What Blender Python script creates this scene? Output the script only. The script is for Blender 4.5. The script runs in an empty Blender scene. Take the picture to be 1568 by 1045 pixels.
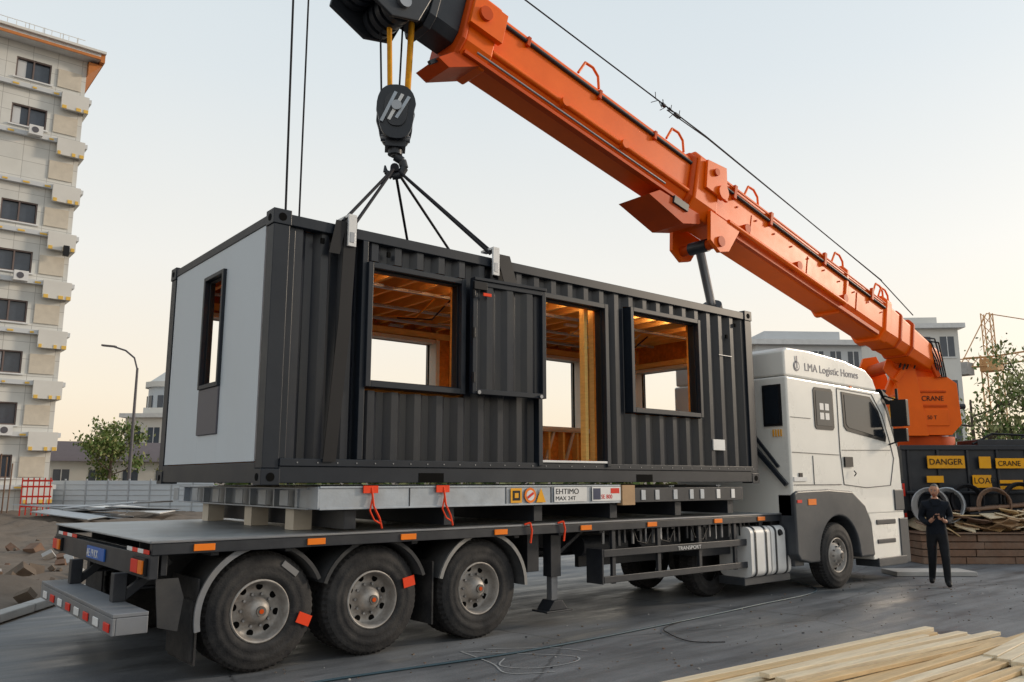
import bpy, math, random, bmesh
from mathutils import Vector, Matrix, Euler, noise
random.seed(7)
rad=math.radians
scene=bpy.context.scene
# ------------------------------------------------------------------ materials
def mat(name,col,rough=.5,metal=0,var=.15,scale=2.5,bump=0,bscale=40,dust=0,dustcol=(.30,.27,.23),coat=0,emit=None,estr=0,stretch=None,spec=.5):
    m=bpy.data.materials.new(name);m.use_nodes=True;nt=m.node_tree;N=nt.nodes;L=nt.links
    bs=N["Principled BSDF"];bs.inputs["Metallic"].default_value=metal
    bs.inputs["Coat Weight"].default_value=coat;bs.inputs["Specular IOR Level"].default_value=spec
    tc=N.new("ShaderNodeTexCoord");mp=N.new("ShaderNodeMapping");L.new(tc.outputs["Object"],mp.inputs[0])
    if stretch: mp.inputs["Scale"].default_value=stretch
    n=N.new("ShaderNodeTexNoise");n.inputs["Scale"].default_value=scale;n.inputs["Detail"].default_value=6;n.inputs["Roughness"].default_value=.65
    L.new(mp.outputs[0],n.inputs["Vector"])
    mx=N.new("ShaderNodeMix");mx.data_type='RGBA'
    a=[max(0,c*(1-var*1.6)) for c in col]+[1];b=[min(1,c*(1+var*1.6)) for c in col]+[1]
    mx.inputs[6].default_value=a;mx.inputs[7].default_value=b
    L.new(n.outputs["Fac"],mx.inputs[0]);out=mx.outputs[2]
    if dust>0:
        n2=N.new("ShaderNodeTexNoise");n2.inputs["Scale"].default_value=scale*.45;n2.inputs["Detail"].default_value=9;n2.inputs["Roughness"].default_value=.72
        L.new(mp.outputs[0],n2.inputs["Vector"])
        mr=N.new("ShaderNodeMapRange");mr.inputs[1].default_value=.42;mr.inputs[2].default_value=.72;mr.inputs[3].default_value=0;mr.inputs[4].default_value=dust
        L.new(n2.outputs["Fac"],mr.inputs[0])
        m2=N.new("ShaderNodeMix");m2.data_type='RGBA';L.new(mr.outputs[0],m2.inputs[0]);L.new(out,m2.inputs[6]);m2.inputs[7].default_value=list(dustcol)+[1];out=m2.outputs[2]
    L.new(out,bs.inputs["Base Color"])
    r=N.new("ShaderNodeMapRange");r.inputs[3].default_value=max(.03,rough-.09);r.inputs[4].default_value=min(1,rough+.12)
    L.new(n.outputs["Fac"],r.inputs[0]);L.new(r.outputs[0],bs.inputs["Roughness"])
    if bump>0:
        n3=N.new("ShaderNodeTexNoise");n3.inputs["Scale"].default_value=bscale;n3.inputs["Detail"].default_value=4
        L.new(mp.outputs[0],n3.inputs["Vector"])
        bp=N.new("ShaderNodeBump");bp.inputs["Strength"].default_value=bump;bp.inputs["Distance"].default_value=.02
        L.new(n3.outputs["Fac"],bp.inputs["Height"]);L.new(bp.outputs[0],bs.inputs["Normal"])
    if emit:
        bs.inputs["Emission Color"].default_value=list(emit)+[1];bs.inputs["Emission Strength"].default_value=estr
    return m
M={}
def dm(k,*a,**kw): M[k]=mat(k,*a,**kw)
dm("container_paint",(.014,.018,.027),rough=.30,dust=.45,var=.25,scale=4,bump=.12,bscale=2.5,spec=.42,dustcol=(.060,.058,.052),stretch=(1.2,1.2,.3))
dm("container_trim",(.009,.014,.023),rough=.40,dust=.15,spec=.35,dustcol=(.06,.065,.07))
dm("black",(.008,.008,.010),rough=.5,spec=.3)
dm("hole",(.004,.004,.004),rough=.9,spec=.1)
dm("white_panel",(.50,.55,.60),rough=.4,var=.04,scale=1.2,dust=.08,stretch=(1,1,.4))
dm("grey_panel",(.09,.085,.10),rough=.5)
dm("osb",(.62,.22,.035),rough=.75,var=.4,scale=14,bump=.2,bscale=60,spec=.2)
dm("timber",(.84,.48,.15),rough=.65,var=.22,scale=5,stretch=(1,1,8),spec=.3)
dm("ceiling_board",(.42,.17,.04),rough=.75,var=.35,scale=6,spec=.2)
dm("pale_frame",(.58,.52,.43),rough=.5)
dm("led",(1,.85,.6),emit=(1,.70,.40),estr=16.0)  # warm emission for the added strips that brighten the container inside
dm("galv",(.36,.40,.45),rough=.42,metal=.45,var=.2,scale=5,dust=.3,bump=.05)
dm("trailer_paint",(.018,.021,.028),rough=.42,dust=.25,var=.3,scale=3,dustcol=(.12,.12,.12),spec=.4)
dm("deck_metal",(.32,.34,.36),rough=.42,metal=.2,var=.35,scale=2.2,dust=.5,bump=.15,bscale=25,dustcol=(.2,.19,.18))
dm("bumper_metal",(.18,.19,.21),rough=.5,metal=.3,dust=.5,var=.3)
dm("rubber",(.018,.018,.020),rough=.8,dust=.6,var=.25,scale=7,dustcol=(.085,.080,.076),bump=.25,bscale=50,spec=.35)
dm("rim",(.38,.36,.34),rough=.5,metal=.3,dust=.8,var=.3,scale=8,dustcol=(.13,.10,.08))
dm("rim_dark",(.10,.09,.085),rough=.6,metal=.3,dust=.5,scale=9)
dm("fender",(.026,.028,.032),rough=.55,dust=.4,dustcol=(.13,.12,.11),spec=.35)
dm("fender_edge",(.25,.25,.25),rough=.45,dust=.4,metal=.3)
dm("amber",(.90,.20,.01),rough=.3,spec=.4)
dm("red",(.65,.03,.015),rough=.4,spec=.3)
dm("redstrap",(.80,.055,.01),rough=.6,spec=.3)
dm("white",(.70,.70,.70),rough=.45,dust=.15)
dm("plate_blue",(.02,.11,.42),rough=.35)
dm("cab_white",(.80,.785,.74),rough=.28,var=.03,coat=.3,dust=.12,scale=1.6,dustcol=(.45,.42,.38))
dm("cab_grey",(.040,.046,.056),rough=.42,dust=.25,dustcol=(.15,.15,.15),spec=.4)
dm("seam",(.04,.04,.045),rough=.6)
dm("glass_dark",(.012,.016,.022),rough=.06,coat=.6,var=.05)
dm("navy",(.02,.03,.08),rough=.4)
dm("orange",(.93,.135,.002),rough=.40,var=.12,scale=1.6,dust=.28,spec=.25,dustcol=(.50,.075,.004),bump=.04,bscale=4)
dm("orange_dark",(.58,.070,.002),rough=.5,dust=.3,dustcol=(.22,.035,.01),spec=.2)
dm("crane_black",(.016,.020,.028),rough=.4,dust=.2,dustcol=(.10,.10,.10),spec=.4)
dm("steel",(.30,.31,.33),rough=.35,metal=.8,dust=.2)
dm("rope",(.018,.018,.022),rough=.7,var=.3,scale=20,spec=.2)
dm("yellow_rope",(.66,.29,.01),rough=.6,var=.3,scale=12,spec=.2)
dm("yellow",(.85,.38,.01),rough=.5,dust=.2,spec=.2)
dm("concrete",(.38,.37,.36),rough=.85,bump=.3,var=.2,dust=.25)
dm("leaf",(.085,.14,.022),rough=.6,var=.5,scale=3)
dm("leaf_light",(.27,.28,.11),rough=.6,var=.5,scale=3)
dm("bark",(.12,.09,.07),rough=.9,bump=.5)
dm("wood_new",(.60,.43,.23),rough=.6,var=.35,scale=4,stretch=(.4,6,6),bump=.15,dust=.35,dustcol=(.32,.19,.09))
dm("wood_pale",(.70,.59,.42),rough=.6,var=.25,scale=4,stretch=(.4,6,6),bump=.15,dust=.3,dustcol=(.45,.31,.17))
dm("wood_old",(.17,.095,.06),rough=.75,var=.35,scale=5,dust=.3)
dm("card",(.42,.27,.15),rough=.8,var=.3,scale=3)
dm("facade2",(.68,.665,.63),rough=.8,var=.06,scale=.6,dust=.15)
dm("facade3",(.58,.60,.62),rough=.8,var=.06,scale=.6,dust=.1)
dm("roof_dark",(.12,.10,.11),rough=.8)
dm("win_dark",(.06,.075,.10),rough=.12,var=.2)
dm("win_frame",(.14,.10,.09),rough=.5)
dm("insul",(.75,.48,.10),rough=.8)
dm("fascia",(.52,.18,.04),rough=.6)
dm("cloth_dark",(.010,.013,.020),rough=.85,bump=.6,bscale=14,spec=.2,var=.4,scale=9)
dm("trouser",(.013,.014,.017),rough=.85,spec=.2,bump=.5,bscale=12,var=.4,scale=8)
dm("skin",(.45,.22,.14),rough=.5,var=.08)
dm("hair",(.10,.09,.085),rough=.7)
dm("cable_blue",(.015,.05,.075),rough=.5)
dm("chalk",(.30,.31,.32),rough=.9)
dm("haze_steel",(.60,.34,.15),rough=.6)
def panel_mat(name,c1,c2,mortar,bw,rh):
    m=bpy.data.materials.new(name);m.use_nodes=True;nt=m.node_tree;N=nt.nodes;L=nt.links;bs=N["Principled BSDF"]
    tc=N.new("ShaderNodeTexCoord");sp=N.new("ShaderNodeSeparateXYZ");cb=N.new("ShaderNodeCombineXYZ")
    L.new(tc.outputs["Object"],sp.inputs[0])
    ad=N.new("ShaderNodeMath");ad.operation='ADD';L.new(sp.outputs[0],ad.inputs[0]);L.new(sp.outputs[1],ad.inputs[1])
    L.new(ad.outputs[0],cb.inputs[0]);L.new(sp.outputs[2],cb.inputs[1])
    br=N.new("ShaderNodeTexBrick");br.offset=0;br.inputs["Scale"].default_value=1;br.inputs["Brick Width"].default_value=bw;br.inputs["Row Height"].default_value=rh
    br.inputs["Mortar Size"].default_value=.014;br.inputs["Color1"].default_value=(*c1,1);br.inputs["Color2"].default_value=(*c2,1);br.inputs["Mortar"].default_value=(*mortar,1)
    L.new(cb.outputs[0],br.inputs["Vector"])
    n=N.new("ShaderNodeTexNoise");n.inputs["Scale"].default_value=.9;n.inputs["Detail"].default_value=8;L.new(tc.outputs["Object"],n.inputs["Vector"])
    mr=N.new("ShaderNodeMapRange");mr.inputs[3].default_value=.82;mr.inputs[4].default_value=1.12;L.new(n.outputs["Fac"],mr.inputs[0])
    mm=N.new("ShaderNodeMix");mm.data_type='RGBA';mm.blend_type='MULTIPLY';mm.inputs[0].default_value=1;L.new(br.outputs["Color"],mm.inputs[6]);L.new(mr.outputs[0],mm.inputs[7])
    L.new(mm.outputs[2],bs.inputs["Base Color"]);bs.inputs["Roughness"].default_value=.75
    return m
M["cladding"]=panel_mat("cladding",(.68,.67,.63),(.60,.60,.575),(.38,.37,.35),1.3,.95)
def asphalt():
    m=bpy.data.materials.new("asphalt");m.use_nodes=True;nt=m.node_tree;N=nt.nodes;L=nt.links;bs=N["Principled BSDF"]
    tc=N.new("ShaderNodeTexCoord")
    def nz(s,d=6,r=.6,st=None):
        n=N.new("ShaderNodeTexNoise");n.inputs["Scale"].default_value=s;n.inputs["Detail"].default_value=d;n.inputs["Roughness"].default_value=r
        if st:
            mp=N.new("ShaderNodeMapping");mp.inputs["Scale"].default_value=st;L.new(tc.outputs["Object"],mp.inputs[0]);L.new(mp.outputs[0],n.inputs["Vector"])
        else: L.new(tc.outputs["Object"],n.inputs["Vector"])
        return n
    a=nz(.35,8,.62);b=nz(60,3);c=nz(1.1,7,.7,(.35,1.6,1));t=nz(1.0,6,.75,(.12,3.2,1))
    def mul(src,fac,lo,hi,f0=.3,f1=.7):
        m2=N.new("ShaderNodeMix");m2.data_type='RGBA';m2.blend_type='MULTIPLY';m2.inputs[0].default_value=1
        r=N.new("ShaderNodeMapRange");r.inputs[1].default_value=f0;r.inputs[2].default_value=f1;r.inputs[3].default_value=lo;r.inputs[4].default_value=hi
        L.new(fac,r.inputs[0]);L.new(src,m2.inputs[6]);L.new(r.outputs[0],m2.inputs[7]);return m2.outputs[2]
    m1=N.new("ShaderNodeMix");m1.data_type='RGBA';m1.inputs[6].default_value=(.090,.097,.111,1);m1.inputs[7].default_value=(.190,.195,.204,1)
    r1=N.new("ShaderNodeMapRange");r1.inputs[1].default_value=.3;r1.inputs[2].default_value=.7;L.new(a.outputs["Fac"],r1.inputs[0]);L.new(r1.outputs[0],m1.inputs[0])
    o=mul(m1.outputs[2],c.outputs["Fac"],.68,1.28);o=mul(o,b.outputs["Fac"],.72,1.28);o=mul(o,t.outputs["Fac"],.78,1.14,.38,.62)
    vo=N.new("ShaderNodeTexVoronoi");vo.feature='DISTANCE_TO_EDGE';vo.inputs["Scale"].default_value=.28
    wn=nz(2.2,5,.6);mpv=N.new("ShaderNodeMix");mpv.data_type='RGBA';mpv.inputs[0].default_value=.12;L.new(tc.outputs["Object"],mpv.inputs[6]);L.new(wn.outputs["Color"],mpv.inputs[7]);L.new(mpv.outputs[2],vo.inputs["Vector"])
    o=mul(o,vo.outputs["Distance"],.5,1,0,.007)
    L.new(o,bs.inputs["Base Color"])
    rr=N.new("ShaderNodeMapRange");rr.inputs[1].default_value=.35;rr.inputs[2].default_value=.65;rr.inputs[3].default_value=.30;rr.inputs[4].default_value=.75;L.new(c.outputs["Fac"],rr.inputs[0]);L.new(rr.outputs[0],bs.inputs["Roughness"])
    bp=N.new("ShaderNodeBump");bp.inputs["Strength"].default_value=.3;bp.inputs["Distance"].default_value=.008;L.new(b.outputs["Fac"],bp.inputs["Height"]);L.new(bp.outputs[0],bs.inputs["Normal"])
    return m
M["asphalt"]=asphalt()
dm("earth",(.125,.095,.072),rough=.95,var=.4,scale=1.2,bump=.8,bscale=9,dust=.45,dustcol=(.22,.18,.145))

# ------------------------------------------------------------------ builder
class B:
    def __init__(s): s.v=[];s.f=[];s.m=[];s.sm=[];s.mats=[];s.M=None
    def add(s,vs,fs,mt,smooth=False):
        o=len(s.v)
        for p in vs:
            p=Vector(p)
            if s.M is not None: p=s.M@p
            s.v.append(p)
        if mt not in s.mats: s.mats.append(mt)
        mi=s.mats.index(mt)
        for f in fs: s.f.append([i+o for i in f]);s.m.append(mi);s.sm.append(smooth)
    def box(s,x0,x1,y0,y1,z0,z1,mt):
        s.add([(x0,y0,z0),(x1,y0,z0),(x1,y1,z0),(x0,y1,z0),(x0,y0,z1),(x1,y0,z1),(x1,y1,z1),(x0,y1,z1)],
              [(0,3,2,1),(4,5,6,7),(0,1,5,4),(1,2,6,5),(2,3,7,6),(3,0,4,7)],mt)
    def obox(s,c,size,rot,mt):
        R=Euler(rot).to_matrix();c=Vector(c);h=[k/2 for k in size]
        vs=[c+R@Vector((sx*h[0],sy*h[1],sz*h[2])) for sz in(-1,1) for sx,sy in((-1,-1),(1,-1),(1,1),(-1,1))]
        s.add(vs,[(0,3,2,1),(4,5,6,7),(0,1,5,4),(1,2,6,5),(2,3,7,6),(3,0,4,7)],mt)
    def beam(s,p0,p1,w,h,mt):
        p0=Vector(p0);p1=Vector(p1);d=(p1-p0).normalized();up=Vector((0,0,1))
        if abs(d.z)>.98: up=Vector((1,0,0))
        sd=d.cross(up).normalized();u=sd.cross(d)
        vs=[p+sd*a*w/2+u*b*h/2 for p in(p0,p1) for a,b in((-1,-1),(1,-1),(1,1),(-1,1))]
        s.add(vs,[(0,1,2,3),(4,7,6,5),(0,4,5,1),(1,5,6,2),(2,6,7,3),(3,7,4,0)],mt)
    def prism(s,poly,ax,a0,a1,mt,smooth=False):
        n=len(poly)
        def P(p,a):
            return {'Y':(p[0],a,p[1]),'X':(a,p[0],p[1]),'Z':(p[0],p[1],a)}[ax]
        vs=[P(p,a0) for p in poly]+[P(p,a1) for p in poly]
        s.add(vs,[tuple(range(n)),tuple(range(2*n-1,n-1,-1))]+([] if smooth else [(i,(i+1)%n,n+(i+1)%n,n+i) for i in range(n)]),mt)
        if smooth: s.add(vs,[(i,(i+1)%n,n+(i+1)%n,n+i) for i in range(n)],mt,True)
    def cyl(s,p0,p1,r0,r1=None,n=16,mt="steel",cap=True):
        if r1 is None:r1=r0
        p0=Vector(p0);p1=Vector(p1);d=(p1-p0).normalized();up=Vector((0,0,1)) if abs(d.z)<.95 else Vector((1,0,0))
        a=d.cross(up).normalized();b=d.cross(a)
        vs=[p+(a*math.cos(t)+b*math.sin(t))*r for p,r in((p0,r0),(p1,r1)) for t in[2*math.pi*i/n for i in range(n)]]
        s.add(vs,[(i,(i+1)%n,n+(i+1)%n,n+i) for i in range(n)],mt,True)
        if cap: s.add(vs,[tuple(range(n))[::-1],tuple(range(n,2*n))],mt)
    def tube(s,pts,r,mt,n=6,closed=False):
        pts=[Vector(p) for p in pts]
        for i in range(len(pts)-1): s.cyl(pts[i],pts[i+1],r,r,n,mt,cap=(i==0 or i==len(pts)-2))
    def lathe(s,prof,c,sgn,mt,n=48,mod=None):
        vs=[];m=len(prof)
        for i in range(n):
            t=2*math.pi*i/n
            for j,(r,h) in enumerate(prof):
                rr=r-(mod[j] if mod and (i%2) else 0)
                vs.append((c[0]+rr*math.cos(t),c[1]+sgn*h,c[2]+rr*math.sin(t)))
        fs=[(i*m+j,((i+1)%n)*m+j,((i+1)%n)*m+j+1,i*m+j+1) for i in range(n) for j in range(m-1)]
        s.add(vs,fs,mt,mod is None)
    def holes(s,ax,a0,a1,u0,u1,z0,z1,ops,mt):
        cuts=sorted(set([u0,u1]+[c for o in ops for c in o[:2] if u0<c<u1]))
        for i in range(len(cuts)-1):
            a,b=cuts[i],cuts[i+1];mid=(a+b)/2
            zs=sorted([(o[2],o[3]) for o in ops if o[0]<mid<o[1]]);z=z0
            for q in zs+[(z1,z1)]:
                if q[0]>z+1e-4:
                    if ax=='Y': s.box(a,b,a0,a1,z,q[0],mt)
                    else: s.box(a0,a1,a,b,z,q[0],mt)
                z=max(z,q[1])
    def done(s,name,parent=None,bevel=0,seg=2):
        me=bpy.data.meshes.new(name);me.from_pydata([tuple(v) for v in s.v],[],s.f)
        for k in s.mats: me.materials.append(M[k])
        for i,p in enumerate(me.polygons): p.material_index=s.m[i];p.use_smooth=s.sm[i]
        bm=bmesh.new();bm.from_mesh(me);bmesh.ops.recalc_face_normals(bm,faces=bm.faces);bm.to_mesh(me);bm.free()
        o=bpy.data.objects.new(name,me);scene.collection.objects.link(o)
        if bevel:
            md=o.modifiers.new("bevel",'BEVEL');md.width=bevel;md.segments=seg;md.limit_method='ANGLE';md.angle_limit=rad(40)
        if parent: o.parent=parent
        return o
def root(name):
    o=bpy.data.objects.new(name,None);o.empty_display_size=.5;scene.collection.objects.link(o);return o
def text(body,loc,rot,size,mt,parent,name,ext=.002,sx=1):
    cu=bpy.data.curves.new(name,'FONT');cu.body=body;cu.size=size;cu.extrude=ext;cu.materials.append(M[mt])
    o=bpy.data.objects.new(name,cu);o.location=loc;o.rotation_euler=rot;o.scale=(sx,1,1);scene.collection.objects.link(o);o.parent=parent;return o
FR=(rad(90),0,0)
# ------------------------------------------------------------------ camera, light
cd=bpy.data.cameras.new("camera");cam=bpy.data.objects.new("camera",cd);scene.collection.objects.link(cam);scene.camera=cam
cd.sensor_width=36;cd.lens=28.63;cd.clip_end=3000;cam.location=(0,0,1.88);cam.rotation_euler=(rad(99.69),0,rad(-39.5))
AZ=112;EL=17
w=bpy.data.worlds.new("World");scene.world=w;w.use_nodes=True;nt=w.node_tree;N=nt.nodes;L=nt.links
sky=N.new("ShaderNodeTexSky");sky.sky_type='NISHITA';sky.sun_disc=False;sky.sun_elevation=rad(EL);sky.sun_rotation=rad(AZ)
sky.dust_density=3.0;sky.air_density=1.0;sky.ozone_density=1.0;sky.altitude=50
cl=N.new("ShaderNodeVectorMath");cl.operation='MINIMUM';cl.inputs[1].default_value=(7.5,7.0,6.3);L.new(sky.outputs[0],cl.inputs[0])
tc=N.new("ShaderNodeTexCoord");sp=N.new("ShaderNodeSeparateXYZ");L.new(tc.outputs["Generated"],sp.inputs[0])
cr=N.new("ShaderNodeValToRGB");L.new(sp.outputs[2],cr.inputs[0])
el=cr.color_ramp.elements;el[0].position=0;el[0].color=(1.0,.80,.58,1);el[1].position=1;el[1].color=(.56,.66,.73,1)
for p_,c_ in((.10,(1.0,.88,.71,1)),(.25,(.93,.90,.83,1)),(.45,(.77,.82,.83,1)),(.68,(.66,.75,.80,1))):
    e=el.new(p_);e.color=c_
sc=N.new("ShaderNodeVectorMath");sc.operation='SCALE';sc.inputs["Scale"].default_value=8.2;L.new(cr.outputs[0],sc.inputs[0])
nz_=N.new("ShaderNodeTexNoise");nz_.inputs["Scale"].default_value=1.3;nz_.inputs["Detail"].default_value=5;L.new(tc.outputs["Generated"],nz_.inputs["Vector"])
fm=N.new("ShaderNodeMapRange");fm.inputs[3].default_value=.74;fm.inputs[4].default_value=.86;L.new(nz_.outputs["Fac"],fm.inputs[0])
mx=N.new("ShaderNodeMix");mx.data_type='RGBA';L.new(fm.outputs[0],mx.inputs[0]);L.new(cl.outputs[0],mx.inputs[6]);L.new(sc.outputs[0],mx.inputs[7])
bg=N["Background"];bg.inputs[1].default_value=.138;L.new(mx.outputs[2],bg.inputs[0])
sd=bpy.data.lights.new("sun",'SUN');sd.energy=2.2;sd.angle=rad(7);sd.color=(1,.83,.64);so=bpy.data.objects.new("sun",sd);scene.collection.objects.link(so)
dirv=Vector((math.sin(rad(AZ))*math.cos(rad(EL)),math.cos(rad(AZ))*math.cos(rad(EL)),math.sin(rad(EL))))
so.rotation_euler=dirv.to_track_quat('Z','Y').to_euler();so.location=(30,0,20)
scene.view_settings.view_transform='Standard';scene.view_settings.look='None';scene.view_settings.exposure=0
# ------------------------------------------------------------------ ground
b=B();S=1500
b.add([(-S,-S,-.02),(S,-S,-.02),(S,S,-.02),(-S,S,-.02)],[(0,1,2,3)],"earth");b.done("ground")
b=B()
b.add([(-10.6,-6,0),(90,-6,0),(90,24,0),(9.3,24,0)],[(0,1,2,3)],"asphalt")
b.add([(-60,-60,0),(90,-60,0),(90,-6,0),(-10.6,-6,0)],[(0,1,2,3)],"asphalt")
b.done("asphalt_road")
nx,ny=90,80;b=B();vs=[];fs=[]
for j in range(ny):
    for i in range(nx):
        y=8+j*.55;xe=1.94+(y-13.06)*.67-.25;x=xe-(i/(nx-1))*28
        e=min(1,i/4);h=(.02+.42*max(0,noise.noise(Vector((x*.45,y*.45,0))))+.16*noise.noise(Vector((x*1.7,y*1.7,3)))+.07*noise.noise(Vector((x*5,y*5,3)))+.06)*e
        vs.append((x,y,h-.015))
fs=[(j*nx+i,j*nx+i+1,(j+1)*nx+i+1,(j+1)*nx+i) for j in range(ny-1) for i in range(nx-1)]
b.add(vs,fs,"earth",True);b.done("earth_mound")
b=B()
for k in range(-6,14):
    t0=k*1.0;d=Vector((.556,.831,0));n=Vector((-.831,.556,0));p=Vector((1.94,13.06,0))+d*t0
    q=p+d*.97
    b.add([p,q,q+n*.22,p+n*.22]+[x+Vector((0,0,.12)) for x in(p,q,q+n*.22,p+n*.22)],[(0,1,2,3),(4,5,6,7),(0,1,5,4),(1,2,6,5),(2,3,7,6),(3,0,4,7)],"concrete")
b.done("kerb",bevel=.015)
b=B()
random.seed(3)
for i in range(260):
    y=random.uniform(13.5,30);xe=1.94+(y-13.06)*.67-.5;x=xe-random.random()*9;s=random.choice([.06,.1,.1,.2,.3])
    b.obox((x,y,.08+random.random()*.08),(random.uniform(.5,1.5)*s,random.uniform(.5,1.2)*s,random.uniform(.3,.9)*s),(random.random(),random.random(),random.random()*3),random.choice(["concrete","earth","earth","wood_old"]))
b.done("rubble")
b=B()
for i in range(420):
    x=random.uniform(1,17);y=random.uniform(4.5,8.2);s=random.choice([.008,.012,.012,.02])
    b.obox((x,y,s*.3),(s*random.uniform(.6,1.8),s,s*.6),(0,0,random.random()*3),random.choice(["concrete","earth","earth","trailer_paint","wood_old"]))
b.done("gravel_scatter")
# ------------------------------------------------------------------ container
C=root("container_house")
X0,X1,Y0,Y1,Z0,Z1=3.33,11.92,8.0,11.4,1.83,4.72
PT=.31
def yprof(x,y0,dep):
    t=((x-3.6)%PT)/PT
    if t<.28:k=0
    elif t<.50:k=(t-.28)/.22
    elif t<.78:k=1
    else:k=1-(t-.78)/.22
    return y0+k*dep
def corr(b,x0,x1,z0,z1,y0=8.035,dep=.075,mt="container_paint"):
    xs=[x0,x1];k=math.floor((x0-3.6)/PT)-1
    while 3.6+k*PT<x1:
        for o in(0,.28*PT,.5*PT,.78*PT):
            x=3.6+k*PT+o
            if x0<x<x1: xs.append(x)
        k+=1
    xs=sorted(set(xs));vs=[];
    for x in xs:
        y=yprof(x,y0,dep);vs+= [(x,y,z0),(x,y,z1)]
    b.add(vs,[(2*i,2*i+2,2*i+3,2*i+1) for i in range(len(xs)-1)],mt)
W1=(4.52,5.76,2.97,4.27);DR=(7.08,8.28,2.13,4.30);W2=(8.89,10.40,2.91,4.34)
b=B()
TOP=4.58;BOT=2.10
corr(b,3.6,4.42,BOT,TOP,8.055,.08)
for a,c,z0,z1 in[(4.42,5.86,BOT,2.87),(4.42,5.86,4.37,TOP),(5.86,7.0,BOT,TOP),(7.0,8.36,4.38,TOP),(8.36,8.81,BOT,TOP),(8.81,10.48,BOT,2.83),(8.81,10.48,4.42,TOP),(10.48,11.74,BOT,TOP)]:
    corr(b,a,c,z0,z1)
FO=[(5.9,7.52,2.9,4.12),(9.5,10.88,2.85,4.12),(3.52,4.75,2.75,4.1)]
b.holes('Y',11.36,11.4,X0+.15,X1-.15,2.0,4.6,FO,"container_paint")
b.holes('X',11.86,11.90,Y0+.2,Y1-.2,2.0,4.6,[(9.1,10.4,2.7,3.88)],"container_paint")
b.done("corrugated_walls",C)
b=B()
b.box(X0+.18,X1-.18,Y0+.002,Y0+.12,TOP,Z1-.02,"container_trim")
b.box(X0+.18,X1-.18,Y1-.1,Y1,TOP,Z1-.02,"container_trim")
b.box(X0,X0+.1,Y0+.18,Y1-.18,4.60,Z1-.02,"container_trim")
b.box(X1-.1,X1,Y0+.18,Y1-.18,4.60,Z1-.02,"container_trim")
b.box(X0+.1,X1-.1,Y0+.121,Y1-.1,4.64,4.69,"container_trim")
b.box(X0+.18,X1-.18,Y0-.005,Y0+.12,Z0+.02,2.02,"container_trim")
b.box(X0+.18,X1-.18,Y0-.02,Y0+.15,2.022,2.10,"container_trim")
b.box(X0+.18,X1-.18,Y1-.1,Y1,Z0+.02,2.10,"container_trim")
b.box(X0,X0+.12,Y0+.18,Y1-.18,Z0+.02,2.06,"container_trim")
b.box(X1-.12,X1,Y0+.18,Y1-.18,Z0+.02,2.06,"container_trim")
for x in(X0,X1-.18):
    for y in(Y0,Y1-.18):
        b.box(x,x+.18,y,y+.18,Z0+.17,Z1-.15,"container_trim")
        for z in(Z0,Z1-.148): b.box(x-.012,x+.192,y-.012,y+.192,z,z+.165,"container_trim")
b.box(X0+.182,X0+.27,Y0+.05,Y0+.14,2.1,4.58,"container_trim")
b.box(4.40,4.47,Y0+.0,Y0+.14,2.1,4.58,"container_trim")
def frame(b,o,y0,y1,t,mt,sill=True):
    x0,x1,z0,z1=o
    b.box(x0-t,x0,y0,y1,z0-t,z1+t,mt);b.box(x1,x1+t,y0,y1,z0-t,z1+t,mt)
    b.box(x0+.001,x1-.001,y0,y1,z1,z1+t,mt)
    if sill: b.box(x0+.001,x1-.001,y0,y1,z0-t,z0,mt)
for o in(W1,W2): frame(b,o,7.955,8.165,.065,"container_trim")
frame(b,DR,7.955,8.165,.07,"container_trim",False)
b.box(DR[0]-.02,DR[1]+.02,7.96,8.2,2.105,2.135,"white")
for o in(W1,DR,W2):
    frame(b,(o[0]+.02,o[1]-.02,o[2]+.02,o[3]-.02),8.03,8.12,.018,"black",o is not DR)
b.done("steel_frame",C,bevel=.006)
b=B()
for x in(X0+.09,X1-.09):
    for z in(Z0+.08,Z1-.07):
        b.cyl((x,Y0-.0125,z),(x,Y0-.016,z),.045,n=14,mt="hole")
for y in(Y0+.09,Y1-.09):
    for z in(Z0+.08,Z1-.07): b.cyl((X0-.0125,y,z),(X0-.016,y,z),.04,n=14,mt="hole")
for x0,x1 in((5.2,5.55),(8.9,9.25)): b.box(x0,x1,Y0-.008,Y0-.0055,Z0+.025,Z0+.13,"hole")
for x,z in((3.88,4.45),(4.72,4.44),(11.2,4.2),(11.45,4.42),(6.3,4.45)): b.box(x,x+.04,8.0,8.03,z,z+.06,"hole")
for i in range(36):
    x=3.7+i*.23;b.cyl((x,Y0-.0205,2.06),(x,Y0-.026,2.06),.008,n=6,mt="steel")
b.box(11.0,11.35,8.015,8.03,3.9,3.91,"steel");b.box(10.75,11.05,8.01,8.03,2.35,2.52,"white")
b.done("corner_holes",C)
b=B();b.M=Matrix.Translation((5.86,7.95,0))@Matrix.Rotation(rad(-4),4,'Z')@Matrix.Translation((-5.86,-7.95,0))
frame(b,(5.93,6.94,2.97,4.26),7.86,7.94,.06,"container_trim")
corr(b,5.93,6.94,2.97,4.26,7.875,.05)
b.box(5.88,7.0,7.84,7.95,4.322,4.36,"container_trim")
b.box(5.93,6.94,7.93,7.938,2.97,4.26,"container_trim")
b.box(5.86,6.05,7.82,7.858,4.20,4.30,"black");b.box(5.98,6.10,7.80,7.815,4.12,4.16,"redstrap")
for z in(3.05,3.6,4.1): b.cyl((5.88,7.86,z),(5.88,7.86,z+.12),.022,n=8,mt="black")
for x in(5.95,6.9): b.cyl((x,7.85,2.93),(x,7.83,2.93),.025,n=8,mt="steel")
b.done("window_shutter",C,bevel=.005)
b=B();EW=(9.34,10.0,2.95,4.34)
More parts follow.
